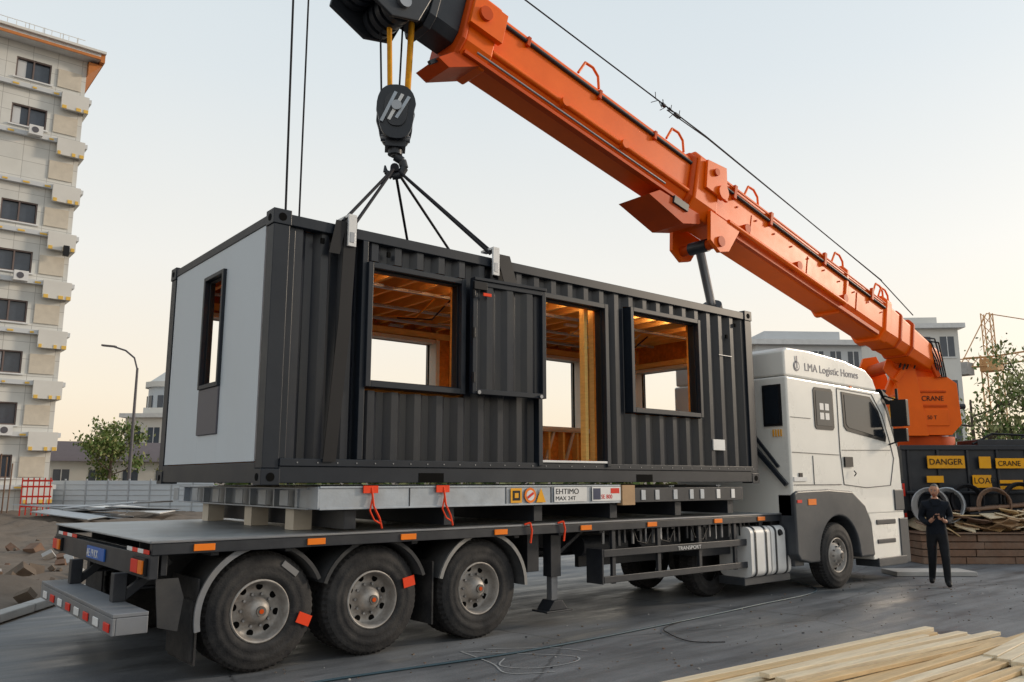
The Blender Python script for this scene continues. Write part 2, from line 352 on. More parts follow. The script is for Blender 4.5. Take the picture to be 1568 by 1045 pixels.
b.holes('X',X0+.01,X0+.05,8.24,11.2,2.07,4.60,[(EW[0],EW[1],2.40,EW[3])],"white_panel")
b.holes('X',X0+.05,X0+.09,8.19,11.22,2.065,4.60,[EW],"osb")
b.done("end_panel",C,bevel=.004)
b=B()
def framex(b,o,x0,x1,t,mt):
    y0,y1,z0,z1=o
    b.box(x0,x1,y0,y0+t,z0,z1,mt);b.box(x0,x1,y1-t,y1,z0,z1,mt);b.box(x0,x1,y0+t,y1-t,z1-t,z1,mt);b.box(x0,x1,y0+t,y1-t,z0,z0+t,mt)
framex(b,EW,X0-.03,X0+.1,.05,"container_trim")
framex(b,(EW[0]+.05,EW[1]-.05,3.0,4.29),X0+.03,X0+.07,.025,"black")
b.box(X0-.012,X0+.04,EW[0]+.002,EW[1]-.002,2.402,2.948,"grey_panel")
b.done("end_window",C,bevel=.006)
# interior
b=B()
b.holes('Y',11.30,11.35,X0+.12,11.84,2.1,4.62,FO,"osb")
b.holes('X',11.80,11.85,8.2,11.28,2.1,4.62,[(9.1,10.4,2.7,3.88)],"osb")
b.holes('Y',8.17,8.20,X0+.15,11.80,2.1,4.62,[W1,(7.08,8.28,2.1,4.3),W2],"osb")
b.box(X0+.12,11.80,8.16,11.30,2.04,2.098,"timber")
b.box(X0+.12,11.80,8.16,11.30,4.60,4.635,"ceiling_board")
x=3.6
while x<11.7:
    inn=[o for o in FO if o[0]-.04<x+.02<o[1]+.04]
    b.box(x,x+.045,11.17,11.298,2.1,(inn[0][2]-.05) if inn else 4.34,"timber")
    b.box(x,x+.055,8.21,11.29,4.35,4.598,"timber")
    x+=.36
y=8.3
while y<11.2:
    b.box(11.68,11.798,y,y+.045,2.1,2.65 if 9.05<y+.02<10.45 else 4.34,"timber")
    y+=.36
b.box(3.5,11.7,11.15,11.169,4.20,4.30,"timber");b.box(11.66,11.679,8.22,11.1,3.96,4.05,"timber")
b.box(3.5,11.6,11.13,11.168,2.76,2.84,"pale_frame");b.box(3.5,11.6,11.13,11.168,2.10,2.18,"timber")
for i in range(3): b.beam((9.5+i*.5,11.2,2.15),(9.75+i*.5,11.2,2.8),.04,.05,"pale_frame")
for o in FO:
    b.box(o[0]-.06,o[0],11.12,11.36,o[2]-.05,o[3]+.05,"pale_frame");b.box(o[1],o[1]+.07,11.10,11.36,o[2]-.05,o[3]+.05,"pale_frame")
    b.box(o[0]+.001,o[1]-.001,11.12,11.36,o[3],o[3]+.06,"pale_frame");b.box(o[0]+.001,o[1]-.001,11.10,11.36,o[2]-.06,o[2],"pale_frame")
o=(9.1,10.4,2.7,3.88)
b.box(11.62,11.86,o[0]-.06,o[0],o[2]-.05,o[3]+.05,"pale_frame");b.box(11.62,11.86,o[1],o[1]+.06,o[2]-.05,o[3]+.05,"pale_frame")
b.box(11.62,11.86,o[0]+.001,o[1]-.001,o[3],o[3]+.06,"pale_frame");b.box(11.62,11.86,o[0]+.001,o[1]-.001,o[2]-.05,o[2],"pale_frame")
for xx in(5.0,8.55): b.box(xx,xx+.09,9.9,11.12,2.1,4.34,"osb")
for xx in(8.30,8.12,7.02): b.box(xx,xx+.06,8.22,8.32,2.1,4.34,"timber")
for y in(8.9,9.9,10.7): b.box(3.5,11.6,y,y+.05,4.31,4.345,"galv")
random.seed(31)
for i in range(16):
    x=random.uniform(3.8,11.2);y=random.uniform(8.6,11.0);b.box(x,x+.25,y,y+.06,4.27,4.305,random.choice(["galv","pale_frame","timber"]))
for i in range(12):
    x=random.uniform(4,11);b.tube([(x,random.uniform(8.8,9.5),4.34),(x+.2,9.8,4.2),(x+.1,10.6,4.34)],.012,random.choice(["yellow","black","pale_frame"]))
b.done("timber_interior",C)
b=B()
for x in(3.9,5.6,7.3,9.0,10.5): b.box(x,x+1.1,8.30,8.36,4.42,4.44,"led")  # added fill light: glowing strips kept out of view above the window heads
b.done("led_strips",C)
# ------------------------------------------------------------------ rigging
R=root("lifting_slings")
HK=Vector((5.5,9.2,6.1))
b=B()
for p in((4.12,7.98,4.74),(4.27,7.98,4.74),(6.22,7.98,4.74),(6.30,7.98,4.74),(7.35,11.38,4.74),(9.0,11.38,4.74)):
    b.tube([HK,p],.020,"rope",8)
def strap(b,pts,w,mt):
    for i in range(len(pts)-1):
        p,q=Vector(pts[i]),Vector(pts[i+1]);o=Vector((w/2,0,0));n=Vector((0,-.01,0))
        b.add([p-o,p+o,q+o,q-o,p-o+n,p+o+n,q+o+n,q-o+n],[(0,1,2,3),(4,5,6,7),(0,1,5,4),(1,2,6,5),(2,3,7,6),(3,0,4,7)],mt)
strap(b,[(4.22,7.975,4.74),(4.17,7.96,3.6),(4.05,7.965,2.07)],.15,"black")
strap(b,[(4.10,7.975,4.74),(4.02,7.97,4.35)],.13,"black")
strap(b,[(6.42,7.975,4.76),(6.52,7.94,4.38)],.22,"black")
b.done("wire_slings",R)
b=B()
for x in(4.22,6.28): b.box(x-.05,x+.05,7.93,7.962,4.46,4.80,"white");b.box(x-.05,x+.05,7.93,8.2,4.80,4.83,"white");b.box(x-.03,x+.03,7.925,7.93,4.5,4.62,"steel")
b.done("edge_protectors",R,bevel=.01)
# ------------------------------------------------------------------ support frame under container
S_=root("steel_beam_frame")
b=B()
def ibeamx(b,x0,x1,y,z0,z1,w,mt):
    b.box(x0,x1,y-w/2,y+w/2,z1-.018,z1,mt);b.box(x0,x1,y-w/2,y+w/2,z0,z0+.018,mt);b.box(x0,x1,y-.008,y+.008,z0+.018,z1-.018,mt)
def ibeamy(b,y0,y1,x,z0,z1,w,mt):
    b.box(x-w/2,x+w/2,y0,y1,z1-.018,z1,mt);b.box(x-w/2,x+w/2,y0,y1,z0,z0+.018,mt);b.box(x-.008,x+.008,y0,y1,z0+.018,z1-.018,mt)
for y in(9.2,10.4,11.4): ibeamx(b,4.1,11.4,y,1.56,1.81,.2,"galv")
ibeamy(b,8.15,12.3,4.0,1.57,1.80,.2,"galv")
for y in(8.4,9.0,9.7,10.5,11.3,12.1): b.box(3.91,4.09,y,y+.03,1.588,1.782,"galv");b.box(3.895,3.905,y+.2,y+.42,1.60,1.77,"galv")
for i in range(6): ibeamy(b,8.1,11.5,5.2+i*1.15,1.565,1.805,.12,"galv")
b.box(3.95,8.50,7.95,8.04,1.575,1.81,"galv")
b.box(3.95,8.50,7.935,7.95,1.795,1.815,"galv");b.box(3.95,8.5,7.935,7.95,1.57,1.59,"galv")
b.box(3.93,3.95,7.95,8.5,1.575,1.81,"galv")
for x in(5.05,6.45,7.2): b.box(x,x+.012,7.944,7.95,1.592,1.793,"black")
b.box(8.52,8.78,7.92,8.03,1.535,1.81,"card")
b.box(8.8,11.4,7.96,8.05,1.57,1.77,"crane_black")
x=8.95
random.seed(5)
while x<11.3:
    b.box(x,x+.09,7.95,7.958,1.60,1.74,random.choice(["white","galv","galv"]));x+=random.uniform(.25,.45)
for x in(4.3,5.6,7.0,8.4,9.8,11.1): b.box(x,x+.14,8.05,11.9,1.36,1.56,"crane_black")
for y in(8.7,9.9,11.4): b.box(4.02,4.24,y,y+.22,1.33,1.56,"pale_frame")
b.done("beams",S_,bevel=.004)
b=B()
y=7.932
b.box(6.52,6.70,y,y+.002,1.60,1.78,"yellow");b.box(6.55,6.67,y-.003,y,1.63,1.75,"black");b.box(6.58,6.64,y-.006,y-.003,1.66,1.72,"yellow")
b.cyl((6.84,y+.002,1.69),(6.84,y-.002,1.69),.095,n=24,mt="amber");b.cyl((6.84,y-.002,1.69),(6.84,y-.004,1.69),.065,n=24,mt="white");b.beam((6.79,y-.006,1.66),(6.89,y-.006,1.72),.004,.03,"red")
b.prism([(6.94,1.60),(7.10,1.60),(7.02,1.78)],'Y',y-.002,y+.002,"yellow")
b.box(7.25,7.84,y,y+.002,1.60,1.79,"white");b.box(7.94,8.5,y,y+.002,1.60,1.79,"white")
b.box(7.96,8.10,y-.003,y,1.62,1.77,"navy");b.box(8.30,8.47,y-.003,y,1.70,1.77,"red")
b.done("stickers",S_)
text("EHTIMO",(7.27,y-.001,1.70),FR,.10,"black",S_,"label_text",sx=1.15);text("MAX 24T",(7.27,y-.001,1.62),FR,.075,"black",S_,"label_text_b",sx=1.2)
text("SE 800",(8.11,y-.001,1.63),FR,.08,"red",S_,"label_text_c")
b=B()
for x in(4.55,5.5):
    b.box(x-.10,x+.08,7.915,7.93,1.74,1.82,"redstrap")
    b.tube([(x,7.92,1.80),(x+.02,7.90,1.60),(x+.12,7.94,1.47),(x+.17,7.97,1.36)],.012,"redstrap")
    b.tube([(x+.02,7.92,1.72),(x-.02,7.91,1.55),(x+.05,7.93,1.45),(x+.16,7.96,1.40)],.009,"redstrap")
for x in(6.85,7.42): b.tube([(x-.08,7.97,1.33),(x,7.95,1.35),(x+.03,7.95,1.25),(x+.01,7.955,1.10)],.013,"redstrap")
b.done("tie_straps",S_)
# ------------------------------------------------------------------ wheels
def wheel(b,cx,yo,cz,r,wd,sgn=1,rim=True,steer=False):
    k=r/.585
    c=(cx,yo,cz)
    b.lathe([(.305*k,.05),(.315*k,.02),(.35*k,.008),(.385*k,.0),(.39*k,.004),(.43*k,-.006),(.47*k,-.008),(.475*k,-.002),(.52*k,.004),(.548*k,.02)],c,sgn,"rubber",64)
    b.lathe([(.548*k,.02),(.572*k,.045),(.583*k,.06),(.585*k,wd*.25),(.568*k,wd*.26),(.568*k,wd*.29),(.585*k,wd*.3),(.585*k,wd*.7),(.568*k,wd*.71),(.585*k,wd*.75),(.583*k,wd-.05),(.548*k,wd-.02)],c,sgn,"rubber",112,[.0,.018,.02,.006,0,0,.006,.006,0,.006,.02,0])
    b.lathe([(.548*k,wd-.02),(.47*k,wd),(.31*k,wd-.03),(.0,wd-.04)],c,sgn,"rubber",32)
    if rim:
        if steer: pr=[(.312*k,.03),(.30*k,.012),(.285*k,.03),(.275*k,.10),(.255*k,.11),(.20*k,.06),(.16*k,.02),(.13*k,.0),(.11*k,-.015),(.09*k,-.05),(.0,-.06)]
        else: pr=[(.312*k,.03),(.30*k,.010),(.287*k,.025),(.278*k,.09),(.262*k,.15),(.24*k,.17),(.19*k,.165),(.135*k,.145),(.13*k,.10),(.10*k,.05),(.085*k,.03),(.03*k,.015),(0,.012)]
        b.lathe(pr,c,sgn,"rim",48)
        for i in range(8):
            t=i*math.pi/4+.3+cx;rr=.228*k;yy=.168 if not steer else .085
            p=Vector((cx+rr*math.cos(t),yo+sgn*yy,cz+rr*math.sin(t)))
            b.cyl(p,p-Vector((0,sgn*.006,0)),.035,n=12,mt="hole")
        for i in range(10):
            t=i*math.pi/5;rr=.162*k;yy=.155 if not steer else .03
            p=Vector((cx+rr*math.cos(t),yo+sgn*yy,cz+rr*math.sin(t)))
            b.cyl(p,p-Vector((0,sgn*.04,0)),.014,n=6,mt="steel")
        b.cyl((cx,yo+sgn*(.012 if not steer else -.06),cz),(cx,yo-sgn*(.01 if not steer else .075),cz),.05,n=16,mt="rim_dark")
        if not steer: b.cyl((cx,yo-sgn*.01,cz),(cx,yo-sgn*.016,cz),.024,n=12,mt="orange_dark")
T=root("flatbed_trailer")
b=B()
for cx in(3.46,4.74,6.21):
    wheel(b,cx,8.14,.585,.585,.29)
    wheel(b,cx,8.47,.585,.585,.29,rim=False)
    wheel(b,cx,12.0,.585,.585,.29,sgn=-1);wheel(b,cx,11.67,.585,.585,.29,sgn=-1,rim=False)
    b.cyl((cx,8.6,.585),(cx,11.5,.585),.09,n=12,mt="rim_dark")
for cx,t in((3.46,-.25),(4.74,.35)):
    b.obox((cx+.47*math.cos(t),8.125,.585+.47*math.sin(t)),(.15,.012,.11),(0,-t+.15,0),"redstrap")
b.obox((3.46+.49*math.cos(.95),8.13,.585+.49*math.sin(.95)),(.2,.01,.06),(0,.65,0),"bumper_metal")
b.done("wheels",T)
b=B()
b.box(2.31,13.0,8.0,12.1,1.305,1.325,"deck_metal")
b.box(2.33,12.98,7.985,8.07,1.20,1.302,"trailer_paint");b.box(2.33,12.98,12.02,12.1,1.20,1.302,"trailer_paint")
b.box(2.31,12.9,7.975,7.999,1.306,1.33,"bumper_metal")
for i in range(14): b.box(2.9+i*.76,2.98+i*.76,8.08,12.0,1.16,1.30,"trailer_paint")
for y in(9.0,11.0):
    b.box(2.5,12.6,y,y+.02,.82,1.29,"trailer_paint");b.box(2.5,12.6,y-.08,y+.1,.80,.82,"trailer_paint")
for y in(8.85,11.1): b.box(2.9,6.9,y,y+.12,.62,.80,"trailer_paint")
for cx in(3.46,4.74,6.21):
    b.cyl((cx+.35,8.95,.6),(cx+.35,8.95,.82),.13,n=16,mt="rubber");b.beam((cx-.5,8.9,.8),(cx+.1,8.9,.55),.08,.1,"trailer_paint")
for x in(8.3,9.5): b.cyl((x,8.6,.95),(x+.9,8.6,.95),.14,n=20,mt="trailer_paint")
b.box(10.6,11.4,8.25,8.8,.70,1.15,"trailer_paint")
b.box(8.6,10.5,8.9,8.98,.62,1.2,"trailer_paint")
b.box(7.1,7.3,8.3,8.9,.7,1.2,"trailer_paint")
random.seed(11)
for i in range(26):
    x=8.3+i*.15+random.uniform(-.03,.03);b.box(x,x+random.uniform(.02,.06),8.1,8.13,.96+random.random()*.05,1.2,random.choice(["trailer_paint","bumper_metal","trailer_paint","steel"]))
for x in(8.9,9.4,10.2): b.tube([(x,8.08,1.18),(x+.05,8.05,1.02),(x+.25,8.06,.98),(x+.4,8.08,1.16)],.012,"black")
b.box(8.2,12.0,7.985,8.02,.845,.945,"trailer_paint");b.box(8.2,12.0,7.985,8.02,.50,.59,"trailer_paint")
b.box(8.17,8.199,7.99,8.3,.49,.95,"trailer_paint")
for x in(8.4,9.35,10.3,11.2,11.9): b.box(x,x+.07,8.022,8.07,.48,1.2,"trailer_paint")
for y in(8.32,11.6):
    b.box(7.46,7.64,y-.08,y+.08,.62,1.20,"trailer_paint");b.box(7.495,7.605,y-.05,y+.05,.26,.64,"bumper_metal")
    b.prism([(7.38,.20),(7.72,.20),(7.62,.32),(7.48,.32)],'Y',y-.12,y+.12,"trailer_paint");b.box(7.32,7.78,y-.15,y+.15,.175,.199,"trailer_paint")
    b.beam((7.55,y,.85),(8.2,y+.1,1.18),.05,.05,"trailer_paint")
b.cyl((7.55,8.4,.95),(7.55,11.5,.95),.025,n=8,mt="trailer_paint")
b.box(2.32,2.40,8.0,12.1,.985,1.20,"trailer_paint")
b.box(2.45,2.51,8.1,12.0,1.0,1.2,"trailer_paint")
b.done("chassis",T,bevel=.006)
b=B()
for x in(2.80,3.95,5.07,6.4,7.86,9.19,10.74,11.9):
    b.box(x-.10,x+.10,7.968,7.985,1.222,1.285,"amber")
for y0,y1 in((8.02,8.75),(10.9,11.9)):
    n=4;dy=(y1-y0)/n
    for i in range(n): b.box(2.312,2.318,y0+i*dy,y0+(i+1)*dy-.004,1.205,1.245,"red" if i%2==0 else "white")
for y in(8.06,11.6):
    b.box(2.29,2.318,y,y+.40,1.01,1.17,"black");b.box(2.27,2.289,y+.02,y+.14,1.03,1.15,"amber");b.box(2.272,2.289,y+.16,y+.38,1.03,1.15,"red")
b.box(2.30,2.318,9.55,10.3,1.03,1.16,"plate_blue")
b.done("markers_and_lights",T,bevel=.004)
text("AE 19 KX",(2.297,10.28,1.05),(rad(90),0,rad(-90)),.12,"white",T,"plate_text")
b=B()
b.box(2.0,2.30,7.85,10.95,.70,.735,"bumper_metal");b.box(2.0,2.03,7.85,10.95,.55,.698,"bumper_metal")
b.box(2.031,2.30,7.85,7.88,.55,.698,"bumper_metal")
for y in(8.6,10.4): b.box(2.18,2.30,y,y+.12,.736,1.0,"trailer_paint");b.beam((2.25,y+.06,.75),(2.7,y+.06,1.1),.08,.08,"trailer_paint")
for i in range(8):
    y=7.9+i*.38
    b.box(1.985,1.998,y,y+.185,.575,.65,"red" if i%2==0 else "white")
b.done("rear_bumper",T,bevel=.008)
b=B()
def arcfender(b,cx,cz,r,a0,a1,y0,y1,mt,edge,n=20,t=.018,ew=.05):
    for i in range(n):
        s0=rad(a0+(a1-a0)*i/n);s1=rad(a0+(a1-a0)*(i+1)/n)
        P=lambda s,rr,y:(cx+rr*math.cos(s),y,cz+rr*math.sin(s))
        b.add([P(s0,r,y0),P(s1,r,y0),P(s1,r,y1),P(s0,r,y1),P(s0,r+t,y0),P(s1,r+t,y0),P(s1,r+t,y1),P(s0,r+t,y1)],[(0,1,2,3),(4,5,6,7),(0,1,5,4),(2,3,7,6)],mt,True)
        b.add([P(s0,r-.01,y0-.008),P(s1,r-.01,y0-.008),P(s1,r+ew,y0-.008),P(s0,r+ew,y0-.008),P(s0,r+ew,y0+.02),P(s1,r+ew,y0+.02)],[(0,1,2,3),(3,2,5,4)],edge)
arcfender(b,3.46,.585,.645,85,190,8.06,8.9,"fender","bumper_metal",ew=.045)
arcfender(b,3.46,.585,.645,25,85,8.09,8.9,"fender","fender",ew=.03)
arcfender(b,4.74,.585,.645,20,160,8.09,8.9,"fender","fender",ew=.03)
arcfender(b,6.21,.585,.645,0,165,8.06,8.9,"fender","fender_edge",ew=.035)
for cx in(3.46,4.74,6.21): arcfender(b,cx,.585,.65,20,160,11.2,12.06,"fender","fender")
b.box(2.80,2.82,8.1,8.85,.16,.95,"rubber");b.box(2.77,2.799,8.12,8.83,.20,.75,"rubber")
b.prism([(2.44,.55),(2.62,.50),(2.66,.80),(2.60,.98),(2.40,.98)],'Y',8.05,8.07,"fender")
b.box(5.48,5.50,8.1,8.8,.25,.95,"rubber");b.box(2.7,2.72,11.2,12.0,.2,.95,"rubber")
b.done("mudguards",T,bevel=0)
text("TRANSPORT",(9.75,7.98,.86),FR,.075,"white",T,"guard_text",sx=1.3)
# ------------------------------------------------------------------ truck
K=root("semi_truck")
b=B()
prof=[(12.5,1.25),(12.5,3.66),(15.80,3.60),(16.05,3.34),(16.32,2.72),(16.42,2.3),(16.44,1.25)]
b.prism(prof,'Y',7.75,10.2,"cab_white",False)
b.done("cab_body",K,bevel=.04,seg=4)
b=B()
b.prism([(12.52,3.672),(12.52,4.10),(12.62,4.17),(13.3,4.18),(14.5,4.12),(15.35,4.0),(15.62,3.84),(15.76,3.612)],'Y',7.78,10.17,"cab_white")
b.done("roof_fairing",K,bevel=.035,seg=4)
b=B()
arc=[(13.88+.68*math.cos(rad(a)),.58+.68*math.sin(rad(a))) for a in range(0,181,10)]
poly=[(12.50,.66),(12.50,1.66),(12.6,1.70),(13.6,1.72),(14.40,1.68),(14.85,1.42),(15.05,1.1),(15.10,.50),(14.60,.50)]+arc+[(13.2,.50),(12.9,.50),(12.6,.56)]
b.prism(poly,'Y',7.71,8.05,"cab_grey")
b.prism(poly,'Y',9.9,10.22,"cab_grey")
b.box(12.3,16.3,8.06,9.88,.8,1.26,"black")
b.done("wheel_arch",K,bevel=.03,seg=3)
b=B()
b.prism([(15.13,.42),(15.11,1.12),(14.90,1.46),(14.95,1.9),(16.38,1.9),(16.44,1.2),(16.42,.42)],'Y',7.76,8.25,"cab_white")
b.box(15.30,16.05,7.742,7.77,1.05,1.14,"seam");b.box(15.30,16.0,7.742,7.77,.70,.78,"seam")
b.box(15.26,16.38,7.73,8.2,.28,.44,"cab_grey");b.box(16.2,16.55,7.74,10.2,.30,1.15,"cab_grey")
b.box(16.05,16.42,7.725,7.76,1.30,1.70,"cab_grey")
b.done("steps_and_bumper",K,bevel=.025,seg=3)
b=B();yf=7.745
def pl(pts,w=.012,mt="seam",y=yf):
    for i in range(len(pts)-1):
        p,q=pts[i],pts[i+1];b.beam((p[0],y,p[1]),(q[0],y,q[1]),.012,w,mt)
pl([(14.15,3.55),(14.13,2.4),(14.20,1.8),(15.0,1.74),(15.95,1.78),(16.16,2.3),(16.05,2.62)])
pl([(14.15,3.55),(15.45,3.52),(15.80,3.15),(16.05,2.62)])
pl([(12.56,2.35),(14.10,2.33)],.008);pl([(13.2,1.80),(13.2,2.3)],.008);pl([(12.56,1.80),(14.1,1.80)],.012);pl([(14.2,2.42),(16.05,2.46)],.008)
pl([(12.56,2.95),(13.2,2.95)],.006)
def pane(pts,y,mt,gr=0):
    b.prism(pts,'Y',y,y+.02,mt)
pane([(14.30,3.50),(15.36,3.47),(15.66,3.20),(15.90,2.72),(15.87,2.62),(14.42,2.78),(14.32,2.86)],7.736,"black")
pane([(14.38,3.45),(15.32,3.42),(15.60,3.16),(15.81,2.74),(15.77,2.69),(14.48,2.84),(14.40,2.90)],7.730,"glass_dark")
pane([(13.33,2.82),(13.33,3.47),(13.38,3.52),(13.93,3.52),(13.98,3.47),(13.98,2.82),(13.93,2.77),(13.38,2.77)],7.736,"black")
pane([(13.39,2.84),(13.39,3.46),(13.92,3.46),(13.92,2.84)],7.731,"glass_dark")
for i,(xx,zz) in enumerate(((13.5,3.12),(13.68,3.12),(13.5,2.95),(13.68,2.95))): b.box(xx,xx+.13,7.727,7.7305,zz,zz+.12,"white")
b.box(14.24,14.52,7.715,7.745,2.12,2.30,"black");b.box(12.72,12.82,7.73,7.75,1.9,2.0,"black")
b.box(12.55,12.95,7.728,7.75,1.86,1.93,"white")
b.box(12.9,13.15,7.70,7.71,1.46,1.56,"amber");b.box(12.56,12.7,7.70,7.71,1.50,1.55,"red")
b.box(14.62,14.7,7.735,7.75,3.60,3.63,"amber")
b.box(12.475,12.50,7.86,8.22,2.80,3.52,"black");b.box(12.47,12.4745,7.90,8.18,2.84,3.48,"glass_dark")
for i in range(4): b.box(12.472,12.49,7.88+i*.05,7.90+i*.05,2.62,2.74,"yellow")
b.beam((12.44,7.95,2.1),(12.44,8.6,2.9),.04,.05,"crane_black");b.beam((12.42,7.8,1.8),(12.42,8.4,2.45),.06,.07,"crane_black")
b.prism([(15.86,3.52),(16.06,3.30),(16.33,2.70),(16.37,2.55),(16.32,2.55),(16.01,3.22),(15.82,3.44)],'Y',7.742,7.76,"black")
b.tube([(14.5,7.70,2.05),(14.5,7.66,2.0),(14.5,7.70,1.95)],.01,"black")
b.done("cab_trim",K)
b=B()
b.box(16.02,16.14,7.36,7.68,2.92,3.44,"black");b.box(16.04,16.14,7.40,7.66,2.62,2.88,"black")
b.beam((16.08,7.55,3.44),(15.86,7.8,3.56),.03,.03,"black");b.beam((16.08,7.55,2.64),(16.0,7.8,2.55),.03,.03,"black")
b.prism([(15.78,3.66),(16.32,3.44),(16.32,3.38),(15.92,3.47)],'Y',7.72,10.22,"black")
b.box(16.0,16.04,7.5,7.55,3.44,3.66,"black")
b.done("mirrors",K,bevel=.03,seg=3)
b=B()
wheel(b,13.88,7.76,.57,.57,.30,steer=True);wheel(b,13.88,10.2,.57,.57,.30,sgn=-1,steer=True)
for yy in(8.55,9.85): wheel(b,11.3,yy,.53,.53,.3,rim=False)
wheel(b,12.6,9.9,.53,.53,.3,rim=False)
b.done("wheels",K)
b=B()
for x0,x1 in((11.48,12.02),(12.06,12.60)):
    pp=[];
    for cx_,cz_,a0 in((8.42,1.02,0),(8.02,1.02,90),(8.02,.45,180),(8.42,.45,270)):
        for a in range(0,91,15): pp.append((cx_+.11*math.cos(rad(a0+a)),cz_+.11*math.sin(rad(a0+a))))
    b.prism(pp,'X',x0,x1,"white",True)
    for xx in(x0+.1,x1-.14):
        q=[(8.22+(p[0]-8.22)*1.035,.735+(p[1]-.735)*1.02) for p in pp];b.prism(q,'X',xx,xx+.04,"crane_black",True)
b.cyl((12.3,7.95,1.0),(12.3,7.88,1.03),.05,n=12,mt="black")
b.box(11.4,12.7,8.0,8.5,.22,.34,"cab_grey")
b.box(12.62,12.9,7.85,8.3,.45,1.1,"cab_grey")
b.done("fuel_tanks",K,bevel=.008)
text("LMA Logistic Homes",(13.15,7.776,3.80),FR,.20,"navy",K,"fairing_text",sx=1.12)
b=B();b.cyl((12.90,7.778,3.86),(12.90,7.770,3.86),.09,n=20,mt="navy");b.cyl((12.90,7.769,3.86),(12.90,7.766,3.86),.06,n=20,mt="cab_white");b.beam((12.90,7.764,3.82),(12.90,7.764,4.04),.005,.03,"navy");b.done("logo",K)
# ------------------------------------------------------------------ mobile crane
G=root("mobile_crane")
bp=Vector((21.6,9.13,4.79));tip=Vector((5.4,9.2,8.8));dv=(tip-bp);LN=dv.length;dv.normalize()
sdv=Vector((0,0,1)).cross(dv).normalized();upv=dv.cross(sdv).normalized()
BM=Matrix(((dv.x,sdv.x,upv.x,bp.x),(dv.y,sdv.y,upv.y,bp.y),(dv.z,sdv.z,upv.z,bp.z),(0,0,0,1)))
nearside=1 if sdv.y<0 else -1
b=B();b.M=BM
def sect(b,x0,x1,h0,h1,w0,w1,mt,zoff0=0,zoff1=0):
    def ring(x,h,w,zo):
        c=.16*w;r=[(-w/2+c,-h/2),(w/2-c,-h/2),(w/2,-h/2+c*1.6),(w/2,h/2-c),(w/2-c,h/2),(-w/2+c,h/2),(-w/2,h/2-c),(-w/2,-h/2+c*1.6)]
        return[(x,a,z+zo) for a,z in r]
    vs=ring(x0,h0,w0,zoff0)+ring(x1,h1,w1,zoff1);n=8
    b.add(vs,[(i,(i+1)%n,n+(i+1)%n,n+i) for i in range(n)]+[tuple(range(n))[::-1],tuple(range(n,2*n))],mt)
sA=.615*LN;sB=.93*LN
sect(b,.3,3.2,.62,.98,.7,.78,"orange",-.05,0)
sect(b,3.2,sA,.98,1.14,.78,.80,"orange")
sect(b,sA,sB,1.02,1.02,.68,.66,"orange",.0,.0)
sect(b,sA-.55,sA+.10,1.26,1.26,.92,.92,"orange")
sect(b,sA+.10,sA+.20,1.16,1.12,.84,.80,"orange_dark")
sect(b,sB-.45,sB+.05,1.18,1.18,.80,.80,"orange")
sect(b,sB+.05,sB+.14,1.26,1.26,.86,.86,"orange_dark")
sect(b,3.1,3.35,1.12,1.12,.88,.88,"orange");sect(b,5.0,5.12,1.14,1.14,.86,.86,"orange")
for x in(1.9,2.5): sect(b,x,x+.1,.94,.96,.82,.84,"orange_dark")
b.done("boom_sections",G,bevel=.03,seg=3)
b=B();b.M=BM;ns=nearside
def side(y): return ns*y
b.tube([(3.4,side(.42),.20),(sA-.6,side(.435),.24)],.030,"crane_black",8)
b.tube([(3.4,side(.42),.32),(sA-.6,side(.435),.36)],.016,"orange",8)
b.tube([(sA+.2,side(.36),.30),(sB-.5,side(.355),.30)],.032,"crane_black",8)
b.tube([(sA+.2,side(.36),-.28),(sB-.45,side(.355),-.28)],.045,"orange",10)
b.tube([(sA+.8,side(.36),-.44),(sB-.2,side(.355),-.44)],.02,"steel",8)
b.beam((sA+.3,side(.30),-.54),(sB,side(.30),-.54),.12,.06,"orange_dark")
b.beam((3.6,side(.38),-.50),(sA-.6,side(.38),-.56),.08,.08,"orange_dark")
b.tube([(5.2,side(.46),-.40),(sA-.9,side(.46),-.42)],.05,"orange",10)
for x in(4.0,6.0,8.0,9.2): b.box(x,x+.08,min(side(.40),side(.47)),max(side(.40),side(.47)),.14,.42,"orange_dark")
for x in(sA+1.2,sA+2.6,sA+4.2): b.box(x,x+.06,min(side(.33),side(.40)),max(side(.33),side(.40)),.22,.38,"orange_dark")
for x in(5.2,7.0,8.8): b.cyl((x,side(.40),-.3),(x,side(.50),-.3),.09,n=14,mt="orange_dark")
for x in(12.2,13.6): b.cyl((x,side(.33),-.28),(x,side(.44),-.28),.08,n=14,mt="orange")
def loop(x,h=.30,w=.26):
    pts=[(x-w,0,.50),(x-w*.75,0,.50+h*.7),(x-w*.2,0,.50+h),(x+w*.5,0,.50+h*.95),(x+w*.9,0,.52)]
    b.tube([(p[0],side(.25),p[2]) for p in pts],.024,"orange",8)
for s in(.19,.205,.313,.5085,.65,.785): loop(s*LN)
b.tube([(1.6,side(.2),.75),(3.3,side(.22),1.0),(.60*LN,side(.22),1.18),(1.15*LN,side(.22),1.02)],.014,"rope",6)
b.tube([(3.3,side(.26),.97),(.60*LN,side(.26),1.12),(.67*LN,side(.26),1.06)],.012,"rope",6)
for i in range(16):
    x=(.645+.0028*i)*LN;z=1.14;t=i*1.3
    b.tube([(x,side(.22),z),(x+.12*math.cos(t),side(.22)+.06*math.sin(t*2),z+.12*math.sin(t))],.008,"rope",5)
b.cyl((.648*LN,side(.22),1.14),(.655*LN,side(.22),1.14),.04,n=10,mt="crane_black");b.cyl((.672*LN,side(.22),1.14),(.676*LN,side(.22),1.14),.035,n=10,mt="crane_black")
b.prism([(sA-.2,-.57),(sA+.9,-.62),(sA+1.15,-.82),(sA+.2,-.95),(sA-.25,-.75)],'Y',-.36,.36,"orange_dark")
